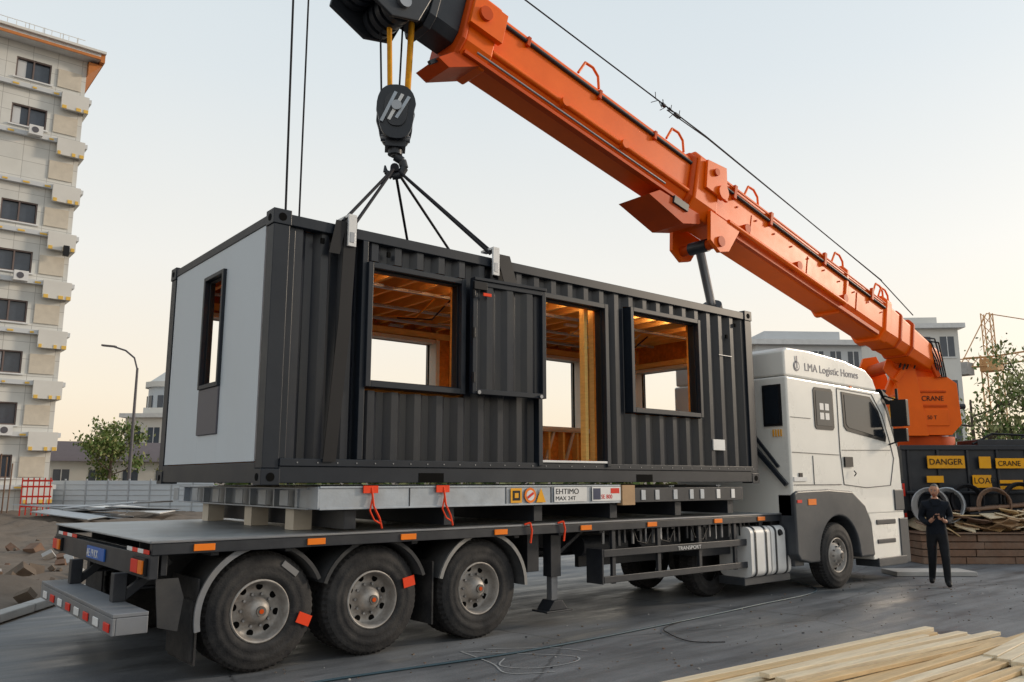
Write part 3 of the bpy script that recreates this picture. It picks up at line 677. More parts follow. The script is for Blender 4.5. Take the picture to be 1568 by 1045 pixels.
b.box(sA+.15,sA+.55,-.40,.40,-.70,-.56,"crane_black")
for yy in(-.44,.44): b.prism([(sA-1.25,-.45),(sA-.35,-.45),(sA-.45,-1.0),(sA-.75,-1.12),(sA-1.0,-1.0)],'Y',yy-.04,yy+.04,"orange")
b.cyl((sA-.72,-.52,-.92),(sA-.72,.52,-.92),.10,n=16,mt="orange_dark")
b.prism([(sA-.75,-.1),(sA-.1,-.1),(sA-.05,.45),(sA-.6,.55)],'Y',side(.5)-.03,side(.5)+.03,"orange")
b.cyl((sA-.55,side(.48),.0),(sA-.55,side(.58),.0),.14,n=18,mt="orange");b.cyl((sA-.3,side(.5),.3),(sA-.3,side(.58),.3),.07,n=12,mt="orange_dark")
b.box(sB-.5,sB+.1,min(side(.40),side(.5)),max(side(.40),side(.5)),-.15,.35,"orange");b.cyl((sB-.1,side(.45),.1),(sB-.1,side(.56),.1),.11,n=14,mt="orange_dark")
b.prism([(sB-.35,-.56),(sB+.1,-.58),(sB+.35,-.85),(sB+.15,-.9)],'Y',-.3,.3,"orange_dark")
b.beam((sB+.1,side(.2),-.6),(sB+.42,side(.2),-.95),.06,.06,"crane_black")
for x in(4.6,6.6,8.6): b.box(x,x+.015,min(side(.385),side(.408)),max(side(.385),side(.408)),-.35,.10,"orange_dark")
for i in range(10): b.cyl((3.5+i*.62,side(.40),.05),(3.5+i*.62,side(.425),.05),.02,n=6,mt="orange_dark")
b.done("boom_fittings",G,bevel=.008)
b=B();b.M=BM
sect(b,sB+.14,LN+.2,.90,.86,.60,.60,"crane_black",.02,.02)
sect(b,sB+.55,sB+.68,.98,.98,.68,.68,"crane_black")
sect(b,LN+.2,LN+1.3,.80,.75,.56,.5,"crane_black",.02,.05)
b.prism([(LN-.55,.3),(LN+.7,.3),(LN+.65,-.62),(LN+.05,-.78),(LN-.35,-.6)],'Y',-.40,-.34,"crane_black")
b.prism([(LN-.55,.3),(LN+.7,.3),(LN+.65,-.62),(LN+.05,-.78),(LN-.35,-.6)],'Y',.34,.40,"crane_black")
for x,z in((LN-.05,-.48),(LN+.40,-.30)):
    for yy in(-.24,-.08,.08,.24): b.cyl((x,yy-.05,z),(x,yy+.05,z),.24,n=24,mt="crane_black")
    b.cyl((x,-.46,z),(x,.46,z),.10,n=16,mt="steel")
for x,z in((LN-.3,.1),(LN+.1,.15),(LN+.45,.1)): b.cyl((x,side(.40),z),(x,side(.44),z),.05,n=10,mt="steel")
b.done("boom_head",G,bevel=.015)
Hk=root("crane_hook_block")
b=B();hx,hy=5.5,9.2
b.M=Matrix.Translation((hx,hy,0))@Matrix.Rotation(rad(-30),4,'Z')
pf=[]
for i in range(28):
    t=2*math.pi*i/28;x_=math.cos(t);z_=math.sin(t)
    pf.append((.27*(abs(x_)**.75)*(1 if x_>0 else -1)*(1 if z_>0 else .88),6.84+(.38 if z_>0 else .40)*(abs(z_)**.8)*(1 if z_>0 else -1)))
for yy in(-.17,.17): b.prism(pf,'Y',yy-.035,yy+.035,"crane_black")
pf2=[(x*.62,6.86+(z-6.84)*.62) for x,z in pf];b.prism(pf2,'Y',-.225,-.207,"trailer_paint")
for yy in(-.08,.0,.08): b.cyl((0,yy-.033,6.90),(0,yy+.033,6.90),.25,n=28,mt="steel")
b.cyl((0,-.26,6.90),(0,.26,6.90),.07,n=18,mt="steel")
for k in range(3): b.beam((-.20+k*.10,-.232,6.66+k*.03),(-.01+k*.09,-.232,7.10-k*.03),.006,.045,"galv" if k!=1 else "white")
b.box(-.14,.14,-.13,.13,6.36,6.46,"crane_black");b.cyl((0,0,6.28),(0,0,6.40),.10,n=16,mt="crane_black");b.cyl((-.2,0,6.52),(.2,0,6.52),.05,n=12,mt="steel")
pts=[(0,6.34),(.01,6.26),(.10,6.20),(.13,6.10),(.08,6.0),(-.03,5.97),(-.12,6.03),(-.13,6.12)]
rr=[.07,.065,.06,.058,.055,.05,.035,.012]
for i in range(len(pts)-1): b.cyl((pts[i][0],0,pts[i][1]),(pts[i+1][0],0,pts[i+1][1]),rr[i],rr[i+1],12,"crane_black")
b.cyl((.0,-.07,6.08),(.0,.07,6.08),.06,n=12,mt="rope")
b.M=None
b.done("block_and_hook",Hk,bevel=.012)
b=B()
for dx,dy,m_,r_ in((-.16,-.05,"yellow_rope",.036),(.17,-.05,"yellow_rope",.045),(-.20,.12,"rope",.014),(.13,.12,"rope",.014),(.22,0,"yellow_rope",.02)):
    b.tube([(hx+dx*.8,hy+dy,6.95),(hx+dx*1.15,hy+dy,8.45)],r_,m_,8)
b.done("hoist_ropes",Hk)
b=B()
p0=bp+dv*(sA-.72)+upv*(-.92);p1=Vector((15.9,10.9,1.7))
mid=p0.lerp(p1,.22)
b.cyl(p0,mid,.085,.085,18,"steel");b.cyl(mid,p1,.17,.17,20,"crane_black");b.cyl(mid-(p1-p0).normalized()*.06,mid+(p1-p0).normalized()*.15,.20,n=20,mt="crane_black")
b.cyl(p0-Vector((0,.2,0)),p0+Vector((0,.2,0)),.12,n=16,mt="crane_black")
b.box(15.4,16.6,10.5,11.4,0,1.75,"crane_black");b.box(16.61,21.6,10.7,11.3,1.3,1.9,"crane_black")
b.done("lift_cylinder",G)
CM=Matrix.Translation((20.05,9.4,0))@Matrix.Rotation(rad(-39.5),4,'Z')
b=B();b.M=CM
b.box(0,10,0,2.6,1.15,2.70,"crane_black")
b.box(-.05,10,-.06,-.001,2.60,2.72,"crane_black")
for i in range(14): b.box(.1+i*.72,.16+i*.72,-.05,-.003,1.2,2.6,"trailer_paint")
b.box(0,10,-.10,-.051,1.55,1.62,"trailer_paint")
b.box(-.35,-.001,-.05,2.3,.5,1.9,"crane_black");b.box(0,10,.3,2.3,.6,1.149,"crane_black")
b.box(1.9,4,.05,1,2.70,2.86,"crane_black");b.box(4.2,6,.2,2.0,2.70,2.8,"trailer_paint")
b.tube([(1.8,.1,2.75),(2.3,.1,3.0),(3.4,.1,2.95),(4.4,.2,2.72)],.03,"black");b.tube([(3.0,.1,2.9),(3.6,0,3.1),(4.6,.1,2.75)],.03,"crane_black")
b.done("carrier",G,bevel=.015)
b=B();b.M=CM
b.box(.55,1.45,-.115,-.10,2.16,2.46,"yellow");b.box(1.8,2.08,-.115,-.10,2.16,2.44,"yellow");b.box(2.2,2.9,-.115,-.10,2.16,2.40,"yellow");b.box(1.6,2.05,-.125,-.11,1.70,2.0,"yellow")
b.box(.5,.9,-.125,-.11,1.82,1.98,"yellow")
for i in range(5): b.box(-.34+i*.065,-.29+i*.065,-.075,-.055,1.5,1.8,"white" if i%2 else "red");b.box(-.34+i*.065,-.29+i*.065,-.075,-.055,.82,1.10,"white" if i%2 else "red")
b.box(2.25,2.8,-.125,-.11,1.8,1.88,"yellow");b.box(2.25,2.8,-.125,-.11,1.66,1.74,"yellow")
b.done("warning_signs",G)
for s_,x_,z_ in(("DANGER",.58,2.25),("CRANE",2.24,2.22),("LOAD",1.62,1.80)):
    o=text(s_,(0,0,0),FR,.2 if s_!="CRANE" else .17,"black",G,"sign_text");p=CM@Vector((x_,-.13,z_));o.location=p;o.rotation_euler=(rad(90),0,rad(-39.5))
b=B()
for lx in(1.2,2.6,5.2,6.6):
    p=CM@Vector((lx,.1,.58));b.M=Matrix.Translation(p)@Matrix.Rotation(rad(-39.5),4,'Z');wheel(b,0,0,0,.58,.35)
b.done("carrier_wheels",G)
b=B();b.M=CM
b.cyl((.9,1.2,2.70),(.9,1.2,2.95),.95,n=32,mt="orange_dark")
b.prism([(.30,2.97),(1.35,2.97),(1.62,3.25),(1.58,4.25),(1.35,4.42),(.45,4.42),(.15,4.0)],'Y',.15,.999,"orange")
b.prism([(.55,3.2),(1.3,3.2),(1.3,3.6),(.55,3.6)],'Y',.12,.149,"orange")
b.box(.2,1.2,1.0,2.0,2.97,3.6,"orange")
b.box(.60,1.28,.12,.149,3.66,3.72,"orange_dark");b.box(.60,1.28,.12,.149,4.02,4.07,"orange_dark")
for yy in(.35,1.7):
    b.prism([(.15,2.95),(.75,2.95),(.55,4.6),(.30,5.15),(-.05,5.1),(-.25,4.6),(.05,4.2)],'Y',yy-.26 if yy<1 else yy-.06,yy-.21 if yy<1 else yy+.06,"orange")
b.beam((.0,.05,4.3),(.75,.05,5.25),.1,.12,"orange");b.beam((.75,.05,5.25),(1.1,.1,4.4),.1,.12,"orange_dark")
b.cyl((.15,.0,4.75),(.15,2.0,4.75),.16,n=20,mt="orange_dark");b.cyl((.55,.0,5.0),(.55,.4,5.0),.2,n=20,mt="crane_black")
b.beam((-.5,.3,3.2),(.3,.3,4.9),.12,.14,"orange");b.beam((-.55,.25,3.1),(-.2,.25,4.1),.08,.08,"crane_black")
for k in range(5):
    r1=random.uniform(-.1,.1);b.tube([(.1+k*.09,-.02,4.6+r1),(.35+k*.1,-.06,5.3+r1),(.75+k*.09,-.05,5.25+r1),(1.0+k*.05,0,4.8),(1.1+k*.05,.1,4.40)],.022,"crane_black" if k%2 else "black")
b.prism([(.6,4.42),(1.3,4.42),(1.05,4.95),(.8,5.0)],'Y',.3,.6,"orange")
b.cyl((1.35,.9,4.42),(1.35,.9,4.55),.07,n=10,mt="amber");b.cyl((1.6,.4,3.7),(1.85,.4,3.7),.07,n=10,mt="crane_black")
b.beam((-.25,.1,2.95),(-.05,.1,3.9),.10,.10,"yellow")
b.done("superstructure",G,bevel=.025,seg=3)
o=text("CRANE",(0,0,0),FR,.17,"black",G,"box_text");o.location=CM@Vector((.66,.135,3.82));o.rotation_euler=(rad(90),0,rad(-39.5))
o=text("50 T",(0,0,0),FR,.13,"black",G,"box_text_b");o.location=CM@Vector((.75,.11,3.36));o.rotation_euler=(rad(90),0,rad(-39.5))
b=B()
b.tube([(6.2,14.2,1.0),(6.02,14.4,22)],.022,"rope",6);b.tube([(6.42,14.2,1.0),(6.36,14.2,22)],.018,"rope",6)
b.done("hanging_cables")
# ------------------------------------------------------------------ apartment building
A=root("apartment_building")
b=B();cols=[(5.7,7.5),(1.0,2.8),(-3.5,-1.7),(-8.2,-6.4),(-13,-11.2)]
tops=[3.25+2.86*k for k in range(9)]
ops=[(c0,c1,t-1.25,t) for c0,c1 in cols for k,t in enumerate(tops) if k!=6]
b.holes('Y',52,52.4,-18,9.35,0,27.0,ops,"cladding")
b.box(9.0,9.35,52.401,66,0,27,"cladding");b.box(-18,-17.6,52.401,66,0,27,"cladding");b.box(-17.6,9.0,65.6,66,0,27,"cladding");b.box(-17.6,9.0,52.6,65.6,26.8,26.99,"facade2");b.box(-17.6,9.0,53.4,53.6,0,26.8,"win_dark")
b.done("walls",A)
b=B()
for k,t in enumerate(tops):
    z=t-1.62
    b.box(-18.2,9.35,51.74,51.998,z-.25,z,"facade3")
    b.box(9.36,9.72,51.74,66,z-.25,z,"facade3")
    b.box(8.1,9.55,51.55,51.739,z-1.0,z+.02,"facade2");b.box(9.36,9.55,51.74,53.2,z-1.0,z-.26,"facade2")
    b.box(7.85,9.1,51.93,51.995,t-1.2,t-.1,"pale_frame")
    for x in(-16,-14,-10,-5,-.2,3.4,4.6,5.6,6.6,7.7): b.box(x,x+random.uniform(.15,.4),51.71,51.738,z-.20,z-.1,"insul")
    for x in(8.15,8.9,9.3): b.box(x,x+random.uniform(.15,.25),51.52,51.549,z-1.0,z-.8,"insul")
b.box(-18.6,9.9,51.2,66.6,27.0,27.35,"white");b.box(-18.6,10.15,51.0,66.8,27.351,27.5,"facade2")
b.box(9.901,10.14,51.2,66.6,26.85,27.35,"fascia");b.box(-18.6,9.9,51.14,51.199,26.98,27.15,"fascia")
b.prism([(9.36,26.0),(9.36,26.84),(10.1,26.84)],'Y',51.6,66,"fascia")
for i in range(60): b.box(-18+i*.45,-17.97+i*.45,51.3,51.33,27.5,27.95,"facade2")
b.box(-18,9,51.3,51.33,27.951,27.98,"facade2")
for x in(6.2,7.0,8.0,8.8): b.cyl((x,52.5,27.5),(x,52.5,28.6),.03,n=6,mt="facade3")
b.done("ledges_and_roof",A)
b=B()
for o in ops:
    x0,x1,z0,z1=o
    frame(b,(x0+.07,x1-.07,z0+.07,z1-.07),52.05,52.2,.065,"win_frame")
    b.box((x0+x1)/2-.04,(x0+x1)/2+.04,52.06,52.2,z0+.07,z1-.07,"win_frame")
    b.box(x0+.07,x1-.07,52.22,52.24,z0+.07,z1-.07,"win_dark")
    if random.random()<.5: b.box(x0+.1,x0+.1+random.uniform(.3,.8),52.205,52.215,z0+.1,z1-.1,"facade3")
    b.box(x0-.1,x1+.1,51.9,52.04,z0-.08,z0-.002,"white")
for k in(4,7,1): 
    z=tops[k]-1.75;b.box(6.6,7.3,51.35,51.7,z-.1,z+.45,"white");b.cyl((6.9,51.345,z+.18),(6.9,51.335,z+.18),.18,n=16,mt="grey_panel")
b.box(8.9,9.2,51.3,51.5,14.6,15.2,"black")
b.done("windows",A)
def house(name,x,y,w,d,h,rh,yaw,wm="facade2",rm="roof_dark",nw=4,floors=1,flat=False):
    Rt=root(name);b=B();b.M=Matrix.Translation((x,y,0))@Matrix.Rotation(yaw,4,'Z')
    b.box(-w/2,w/2,0,d,0,h,wm)
    if flat:
        b.box(-w/2-.4,w/2+.4,-.4,d+.4,h,h+.35,"white");b.box(-w/2+1,w/2-1,1,d-1,h+.35,h+.35+rh,wm)
    else:
        b.prism([(-.4,h),(d+.4,h),(d/2,h+rh)],'X',-w/2-.4,w/2+.4,rm)
    b.done("walls_and_roof",Rt);b=B();b.M=Matrix.Translation((x,y,0))@Matrix.Rotation(yaw,4,'Z')
    for f in range(floors):
        z=h*(f+.35)/floors
        for i in range(nw):
            xx=-w/2+w*(i+.5)/nw;hw=min(.5,w/nw*.3);b.box(xx-hw,xx+hw,-.02,-.003,z,z+min(1.5,h/floors*.5),"win_dark");b.box(xx-hw-.1,xx+hw+.1,-.06,-.021,z-.12,z-.02,"white")
            b.box(xx-.03,xx+.03,-.04,-.021,z,z+min(1.5,h/floors*.5),"white")
    b.done("windows",Rt)
y0=rad(-39.5)
house("low_house",14.5,64,11,6,3.2,1.5,rad(-12),nw=5)
house("low_house",4,75,12,8,3.5,1.5,rad(-12),nw=5)
house("white_house",21,74,5,5,7.2,.6,y0,flat=True,floors=2,nw=3)
Tw=root("white_tower");b=B();b.M=Matrix.Translation((24.2,80,0))
b.cyl((0,0,0),(0,0,10.4),2.3,2.2,12,"white_panel");b.cyl((0,0,10.4),(0,0,10.9),2.5,2.5,12,"facade2");b.cyl((0,0,10.9),(0,0,12.0),2.2,.8,12,"facade2")
for z in(3,6,9):
    for i in range(12):
        t=i*math.pi/6+.26;b.obox((2.2*math.cos(t),2.2*math.sin(t),z),(.1,.5,1.2),(0,0,t),"win_dark")
b.done("shaft",Tw)
house("white_office_building",61.6,26.6,5.0,7,13.0,.7,rad(-44),wm="facade2",nw=3,floors=4,flat=True)
house("grey_office_building",50.8,29.6,7.4,8,11.0,.8,rad(-36),wm="facade3",nw=6,floors=4,flat=True)
Lp=root("street_lamp");b=B()
b.cyl((15.3,58.7,0),(15.3,58.7,9.4),.14,.08,12,"grey_panel")
b.tube([(15.3,58.7,9.3),(15.1,58.85,10.1),(14.6,59.2,10.6),(13.9,59.8,10.9)],.06,"grey_panel",8)
b.obox((13.7,59.95,10.92),(.95,.28,.12),(0,.1,-.7),"grey_panel");b.cyl((15.3,58.7,0),(15.3,58.7,.5),.22,n=12,mt="grey_panel")
b.done("pole_and_head",Lp)
Fn=root("construction_fence");b=B()
for i in range(9):
    x=8.5+i*.95;y=54.5-i*.85*.9
    b.M=Matrix.Translation((x,y,0))@Matrix.Rotation(rad(-39),4,'Z')
    b.box(0,1.17,0,.04,.1,1.85,"white_panel");b.box(-.03,.03,-.03,.07,0,1.95,"galv")
    for z in(.4,.7,1.0,1.3,1.6): b.box(.031,1.15,-.02,-.003,z,z+.04,"galv")
b.M=None
b.done("panels",Fn)
Fr=root("red_barrier");b=B();b.M=Matrix.Translation((7.6,48.9,0))@Matrix.Rotation(rad(-35),4,'Z')
for z in(.5,1.0,1.5,1.8): b.box(0,1.5,0,.05,z,z+.09,"red")
for i in range(6): b.box(i*.28,i*.28+.06,-.02,-.001,0,2.0,"red")
for i in range(5): b.cyl((-.6-.25*i,0,0),(-.55-.3*i,0,2.6+random.random()),.035,n=6,mt="wood_old")
b.done("bars",Fr)
Bc=root("bicycle");b=B();b.M=Matrix.Translation((5.0,49.0,.1))@Matrix.Rotation(rad(-39),4,'Z')
for x in(0,1.05):
    pts=[(x+.34*math.cos(t*math.pi/9),0,.36+.34*math.sin(t*math.pi/9)) for t in range(19)];b.tube(pts,.03,"black")
b.tube([(0,0,.36),(.35,0,.8),(.85,0,.8),(.45,0,.36),(0,0,.36)],.025,"black");b.tube([(.45,0,.36),(.33,0,.95)],.025,"black");b.tube([(1.05,0,.36),(.83,0,1.0),(.7,0,1.02)],.025,"black");b.box(.2,.45,-.06,.06,.94,.99,"black")
b.done("frame_and_wheels",Bc)
Mp=root("metal_sheet_pile");b=B();random.seed(9)
for i in range(12): b.obox((10+random.uniform(-2,2),42+random.uniform(-2,2),.25+.05*i),(3.0,1.1,.04),(random.uniform(-.1,.1),random.uniform(-.1,.1),random.uniform(-1,0)),random.choice(["galv","white","galv"]))
b.done("sheets",Mp)
Tc=root("tower_crane");b=B()
def lattice(p0,p1,w,n,mt,r=.10):
    p0=Vector(p0);p1=Vector(p1);d=(p1-p0).normalized();up=Vector((0,0,1)) if abs(d.z)<.9 else Vector((1,0,0));a=d.cross(up).normalized()*w/2;c=d.cross(a).normalized()*w/2
    cs=[a+c,a-c,-a-c,-a+c]
    for k in cs: b.tube([p0+k,p1+k],r,mt,5)
    for i in range(n):
        q0=p0.lerp(p1,i/n);q1=p0.lerp(p1,(i+1)/n)
        for j in range(4): b.tube([q0+cs[j],q1+cs[(j+1)%4]],r*.6,mt,4)
bx,by=86.8,31.2
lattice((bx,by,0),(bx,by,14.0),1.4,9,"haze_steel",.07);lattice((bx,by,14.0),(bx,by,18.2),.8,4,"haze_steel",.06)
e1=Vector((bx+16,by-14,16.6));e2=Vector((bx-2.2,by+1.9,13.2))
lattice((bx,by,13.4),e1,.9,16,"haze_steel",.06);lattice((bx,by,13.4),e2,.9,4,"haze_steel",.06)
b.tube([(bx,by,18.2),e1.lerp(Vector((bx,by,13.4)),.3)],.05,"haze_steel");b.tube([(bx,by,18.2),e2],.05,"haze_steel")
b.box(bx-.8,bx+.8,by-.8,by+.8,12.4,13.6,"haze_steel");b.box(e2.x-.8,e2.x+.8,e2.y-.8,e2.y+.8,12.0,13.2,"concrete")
b.done("mast_and_jib",Tc)
# ------------------------------------------------------------------ trees
def tree(name,x,y,h,rw,leafm,nl,seed,ls=.16,crown0=.3,dens=1,lk=None):
    random.seed(seed);Rt=root(name);b=B();tips=[]
    base=Vector((x,y,0));top=Vector((x+.2,y,h*.8))
    n=6;pp=[base.lerp(top,i/n)+Vector((random.uniform(-.08,.08),random.uniform(-.08,.08),0))*(i>0) for i in range(n+1)]
    for i in range(n): b.cyl(pp[i],pp[i+1],h*.022*(1-i/n*.75)+.01,h*.022*(1-(i+1)/n*.75)+.01,8,"bark")
    for k in range(16):
        t=random.uniform(crown0,.95);s=base.lerp(top,t);a=random.random()*6.28;l=rw*random.uniform(.5,1.05)*(1.15-.5*abs(t-.55))
        e=s+Vector((math.cos(a)*l,math.sin(a)*l,l*random.uniform(.25,.9)));m_=s.lerp(e,.5)+Vector((0,0,-.1*l))
        b.cyl(s,m_,h*.009,h*.006,6,"bark");b.cyl(m_,e,h*.006,h*.002,6,"bark");tips+= [e,m_.lerp(e,.5)]
        for q in range(2):
            e2=m_.lerp(e,random.random())+Vector((random.uniform(-1,1),random.uniform(-1,1),random.uniform(0,1)))*l*.4;b.cyl(m_,e2,h*.004,h*.0015,5,"bark");tips.append(e2)
    b.done("trunk",Rt)
    b=B()
    for i in range(nl):
        c=random.choice(tips);g=rw*.17
        p=c+Vector((random.gauss(0,g),random.gauss(0,g),random.gauss(0,g*.8)))
        Rr=Euler((random.random()*6,random.random()*6,random.random()*6)).to_matrix();s=ls*random.uniform(.5,1.2)
        b.add([p+Rr@Vector((-s,0,0)),p+Rr@Vector((0,-s*.5,0)),p+Rr@Vector((s,0,0)),p+Rr@Vector((0,s*.5,0))],[(0,1,2,3)],lk if lk and random.random()<.3 else leafm)
    b.done("foliage",Rt)
tree("tree",14.4,60.3,6.2,1.8,"leaf",3600,1,.15,lk="leaf_light")
tree("tree",18.7,60.5,5.8,1.2,"leaf_light",1300,2,.13)
tree("tree",42.5,16.5,7.2,2.5,"leaf_light",3000,4,.13,lk="leaf",crown0=.15)
tree("tree",45.5,14.5,8.2,2.9,"leaf_light",3400,5,.13,lk="leaf",crown0=.15)
tree("tree",44.0,12.6,7.2,2.6,"leaf_light",3000,6,.13,lk="leaf",crown0=.15)
tree("tree",47.5,11.6,8.4,2.9,"leaf_light",2600,8,.13,lk="leaf",crown0=.15)
random.seed(21);b=B()
for i in range(9000):
    t=random.random();x=-60+t*320;
    k=random.random()
    y=190-x*.62+random.gauss(0,3);hh=6+2.5*noise.noise(Vector((x*.06,0,0)))+1.5*noise.noise(Vector((x*.25,4,0)))
    z=random.random()*hh;s=random.uniform(.4,1.0)
    Rr=Euler((random.random()*6,random.random()*6,random.random()*6)).to_matrix();p=Vector((x,y,z))
    b.add([p+Rr@Vector((-s,0,0)),p+Rr@Vector((0,-s,0)),p+Rr@Vector((s,0,0)),p+Rr@Vector((0,s,0))],[(0,1,2,3)],random.choice(["leaf","leaf_light"]))
b.done("distant_trees")
# ------------------------------------------------------------------ clutter at right
Pl=root("timber_crate_pile");b=B()
CM2=Matrix.Translation((19.3,8.75,0))@Matrix.Rotation(rad(-39.5),4,'Z')
b.M=CM2;random.seed(4)
for r_ in range(4):
    x=0
    while x<4.5:
        l=random.uniform(.8,1.6);b.box(x,x+l-.02,random.uniform(0,.05),1.0,r_*.165+.004,r_*.165+.15,"wood_old");x+=l
b.box(-.05,4.6,-.05,1.1,.665,.70,"wood_old")
b.done("sleepers",Pl,bevel=.008)
b=B();b.M=CM2
for i in range(60):
    b.obox((random.uniform(.3,3.6),random.uniform(.05,.9),.76+random.random()*.34),(random.uniform(.3,.9),random.uniform(.15,.5),.025),(random.uniform(-.4,.4),random.uniform(-.4,.4),random.random()*3),random.choice(["card","wood_new","card","wood_old","wood_pale"]))
b.done("cardboard",Pl)
Cr=root("cable_coil");b=B();b.M=CM2
def coil(cx,cy,cz,r,n,mt,tilt):
    for k in range(n):
        rr=r-.02*(k%4);yy=cy+.035*k
        pts=[(cx+rr*math.cos(t*math.pi/12)+.15*k*tilt,yy,cz+rr*math.sin(t*math.pi/12)) for t in range(25)];b.tube(pts,.02,mt,6)
coil(.35,.2,1.28,.42,12,"steel",.15);coil(.8,.3,1.3,.40,12,"galv",.15);coil(1.35,.4,1.4,.38,10,"rope",.1);coil(1.9,.3,1.3,.40,12,"wood_old",.15);coil(2.6,.35,1.4,.42,10,"black",.1)
b.done("coils",Cr)
Pp=root("pipe_bundle");b=B();b.M=CM2
for i in range(14): b.cyl((1.3+.0*i,.3+.1*(i%5),1.0+.1*(i//5)),(4.6,.5+.1*(i%5),1.25+.1*(i//5)),.045,n=10,mt=random.choice(["black","steel","wood_old"]))
b.done("pipes",Pp)
Sl=root("concrete_slab");b=B();b.M=Matrix.Translation((16.45,8.0,0))@Matrix.Rotation(rad(-39.5),4,'Z')
b.box(0,1.6,0,.7,.004,.09,"concrete");b.done("slab",Sl,bevel=.01)
Lm=root("lumber_stack");b=B();random.seed(12)
b.M=Matrix.Translation((8.0,4.0,0))@Matrix.Rotation(rad(-3),4,'Z')
for lay in range(2):
    yy=-1.35
    while yy<.72:
        wd=random.choice([.09,.12,.14]);x0=-3.4+random.uniform(-.5,.5)+lay*.2;x1=2.0+random.uniform(-.5,.4)
        b.obox(((x0+x1)/2,yy+wd/2,.06+lay*.064+random.uniform(0,.014)),(x1-x0,wd-.016,.045),(random.uniform(-.03,.03),random.uniform(-.003,.003),random.uniform(-.012,.012)),random.choice(["wood_new","wood_pale","wood_pale"]));yy+=wd+.014
for x in(-2.5,0,1.6): b.box(x,x+.08,-1.4,.75,.004,.036,"wood_old")
for k in range(7):
    b.obox((.2+random.uniform(-.4,.4),-.9+k*.2,.175+.002*k),(4.0+random.uniform(-.5,.5),.11,.04),(0,random.uniform(-.004,.004),random.uniform(-.05,.05)),random.choice(["wood_new","wood_pale"]))
b.done("boards",Lm,bevel=.004)
Lm2=root("lumber_stack");b=B()
b.M=Matrix.Translation((10.2,3.35,0))@Matrix.Rotation(rad(6),4,'Z')
for lay in range(3):
    for k in range(9): b.obox((random.uniform(-.25,.25),-.9+k*.14,.05+lay*.07),(3.2,.125,.055),(0,0,random.uniform(-.012,.012)),random.choice(["wood_new","wood_pale"]))
b.done("boards",Lm2,bevel=.005)
b=B()
def smooth(pts,n=10):
    out=[]
    P=[Vector(p) for p in pts]
    for i in range(len(P)-1):
        a=P[max(0,i-1)];p=P[i];q=P[i+1];d=P[min(len(P)-1,i+2)]
        for k in range(n):
            t=k/n;out.append(.5*((2*p)+(q-a)*t+(2*a-5*p+4*q-d)*t*t+(3*p-a-3*q+d)*t**3))
    return out+[P[-1]]
b.tube(smooth([(2.5,7.3,.015),(3.76,7.38,.015),(6.09,7.21,.015),(8.5,7.32,.015),(10.86,7.53,.015),(13.3,7.89,.015),(14.5,9.5,.015)]),.012,"cable_blue")
b.tube(smooth([(9.3,7.42,.012),(8.5,7.2,.012),(8.2,6.9,.012),(8.0,6.4,.012),(8.28,6.12,.012)]),.006,"rope",5)
b.tube(smooth([(2.2,6.6,.012),(2.6,6.9,.012),(3.1,6.75,.012),(3.3,7.0,.012),(3.0,7.2,.012),(2.7,7.0,.012)]),.007,"rope",5)
b.done("ground_cable")
b=B()
def chalk(pts):
    pp=smooth([(p[0],p[1],.006) for p in pts],6)
    for i in range(len(pp)-1):
        d=(pp[i+1]-pp[i]);d.z=0
        if d.length<1e-4: continue
        s=Vector((-d.y,d.x,0)).normalized()*.010
        b.add([pp[i]-s,pp[i]+s,pp[i+1]+s,pp[i+1]-s],[(0,1,2,3)],"chalk")
chalk([(5.6,7.7),(6.1,7.1),(6.4,6.7),(6.2,6.5),(5.7,6.55),(5.5,6.85),(5.75,7.1)]);chalk([(5.6,7.7),(5.5,7.0),(5.35,6.55),(5.75,6.3)]);chalk([(5.9,7.6),(6.5,7.2),(6.7,6.8)])
chalk([(15,7.6),(16,6.6),(17,6.2)])
b.done("chalk_marking")
# ------------------------------------------------------------------ man
Mn=root("man")
def skinned(edges_v,edges,radii,name,root_i=0,sub=2):
    me=bpy.data.meshes.new(name);me.from_pydata(edges_v,edges,[]);o=bpy.data.objects.new(name,me);scene.collection.objects.link(o)
    md=o.modifiers.new("skin",'SKIN')
    for i,r in enumerate(radii):
        sv=me.skin_vertices[0].data[i];sv.radius=r if isinstance(r,tuple) else (r,r);sv.use_root=(i==root_i)
    md.use_smooth_shade=True
    ms=o.modifiers.new("sub",'SUBSURF');ms.levels=sub;ms.render_levels=sub
    dg=bpy.context.evaluated_depsgraph_get();dg.update();nm=bpy.data.meshes.new_from_object(o.evaluated_get(dg))
    bpy.data.objects.remove(o);o2=bpy.data.objects.new(name,nm);scene.collection.objects.link(o2)
    for p in nm.polygons:p.use_smooth=True
    return o2
MM=Matrix.Translation((15.61,6.80,0))@Matrix.Rotation(rad(-62),4,'Z')
# mid-stride: left leg forward, right leg trailing
V=[(0,0,.95),(0,.01,1.12),(.005,.0,1.30),(.01,-.01,1.43),(.01,-.03,1.52),(.01,-.05,1.60),
   (.19,-.01,1.44),(.245,.06,1.20),(.17,-.15,1.13),(.10,-.25,1.17),
   (-.17,-.01,1.44),(-.235,.07,1.19),(-.15,-.14,1.10),(-.05,-.24,1.20),
   (.09,-.01,.87),(.10,-.14,.49),(.10,-.17,.09),(.115,-.31,.04),
   (-.09,.01,.87),(-.10,.03,.48),(-.12,.20,.11),(-.14,.10,.045)]
E=[(0,1),(1,2),(2,3),(3,4),(4,5),(3,6),(6,7),(7,8),(8,9),(3,10),(10,11),(11,12),(12,13),(0,14),(14,15),(15,16),(16,17),(0,18),(18,19),(19,20),(20,21)]
Rd=[(.165,.12),(.165,.12),(.18,.125),(.15,.10),(.065,.065),(.055,.058),.085,.062,.050,.034,.085,.062,.050,.034,.105,.078,.058,.045,.105,.078,.058,.045]
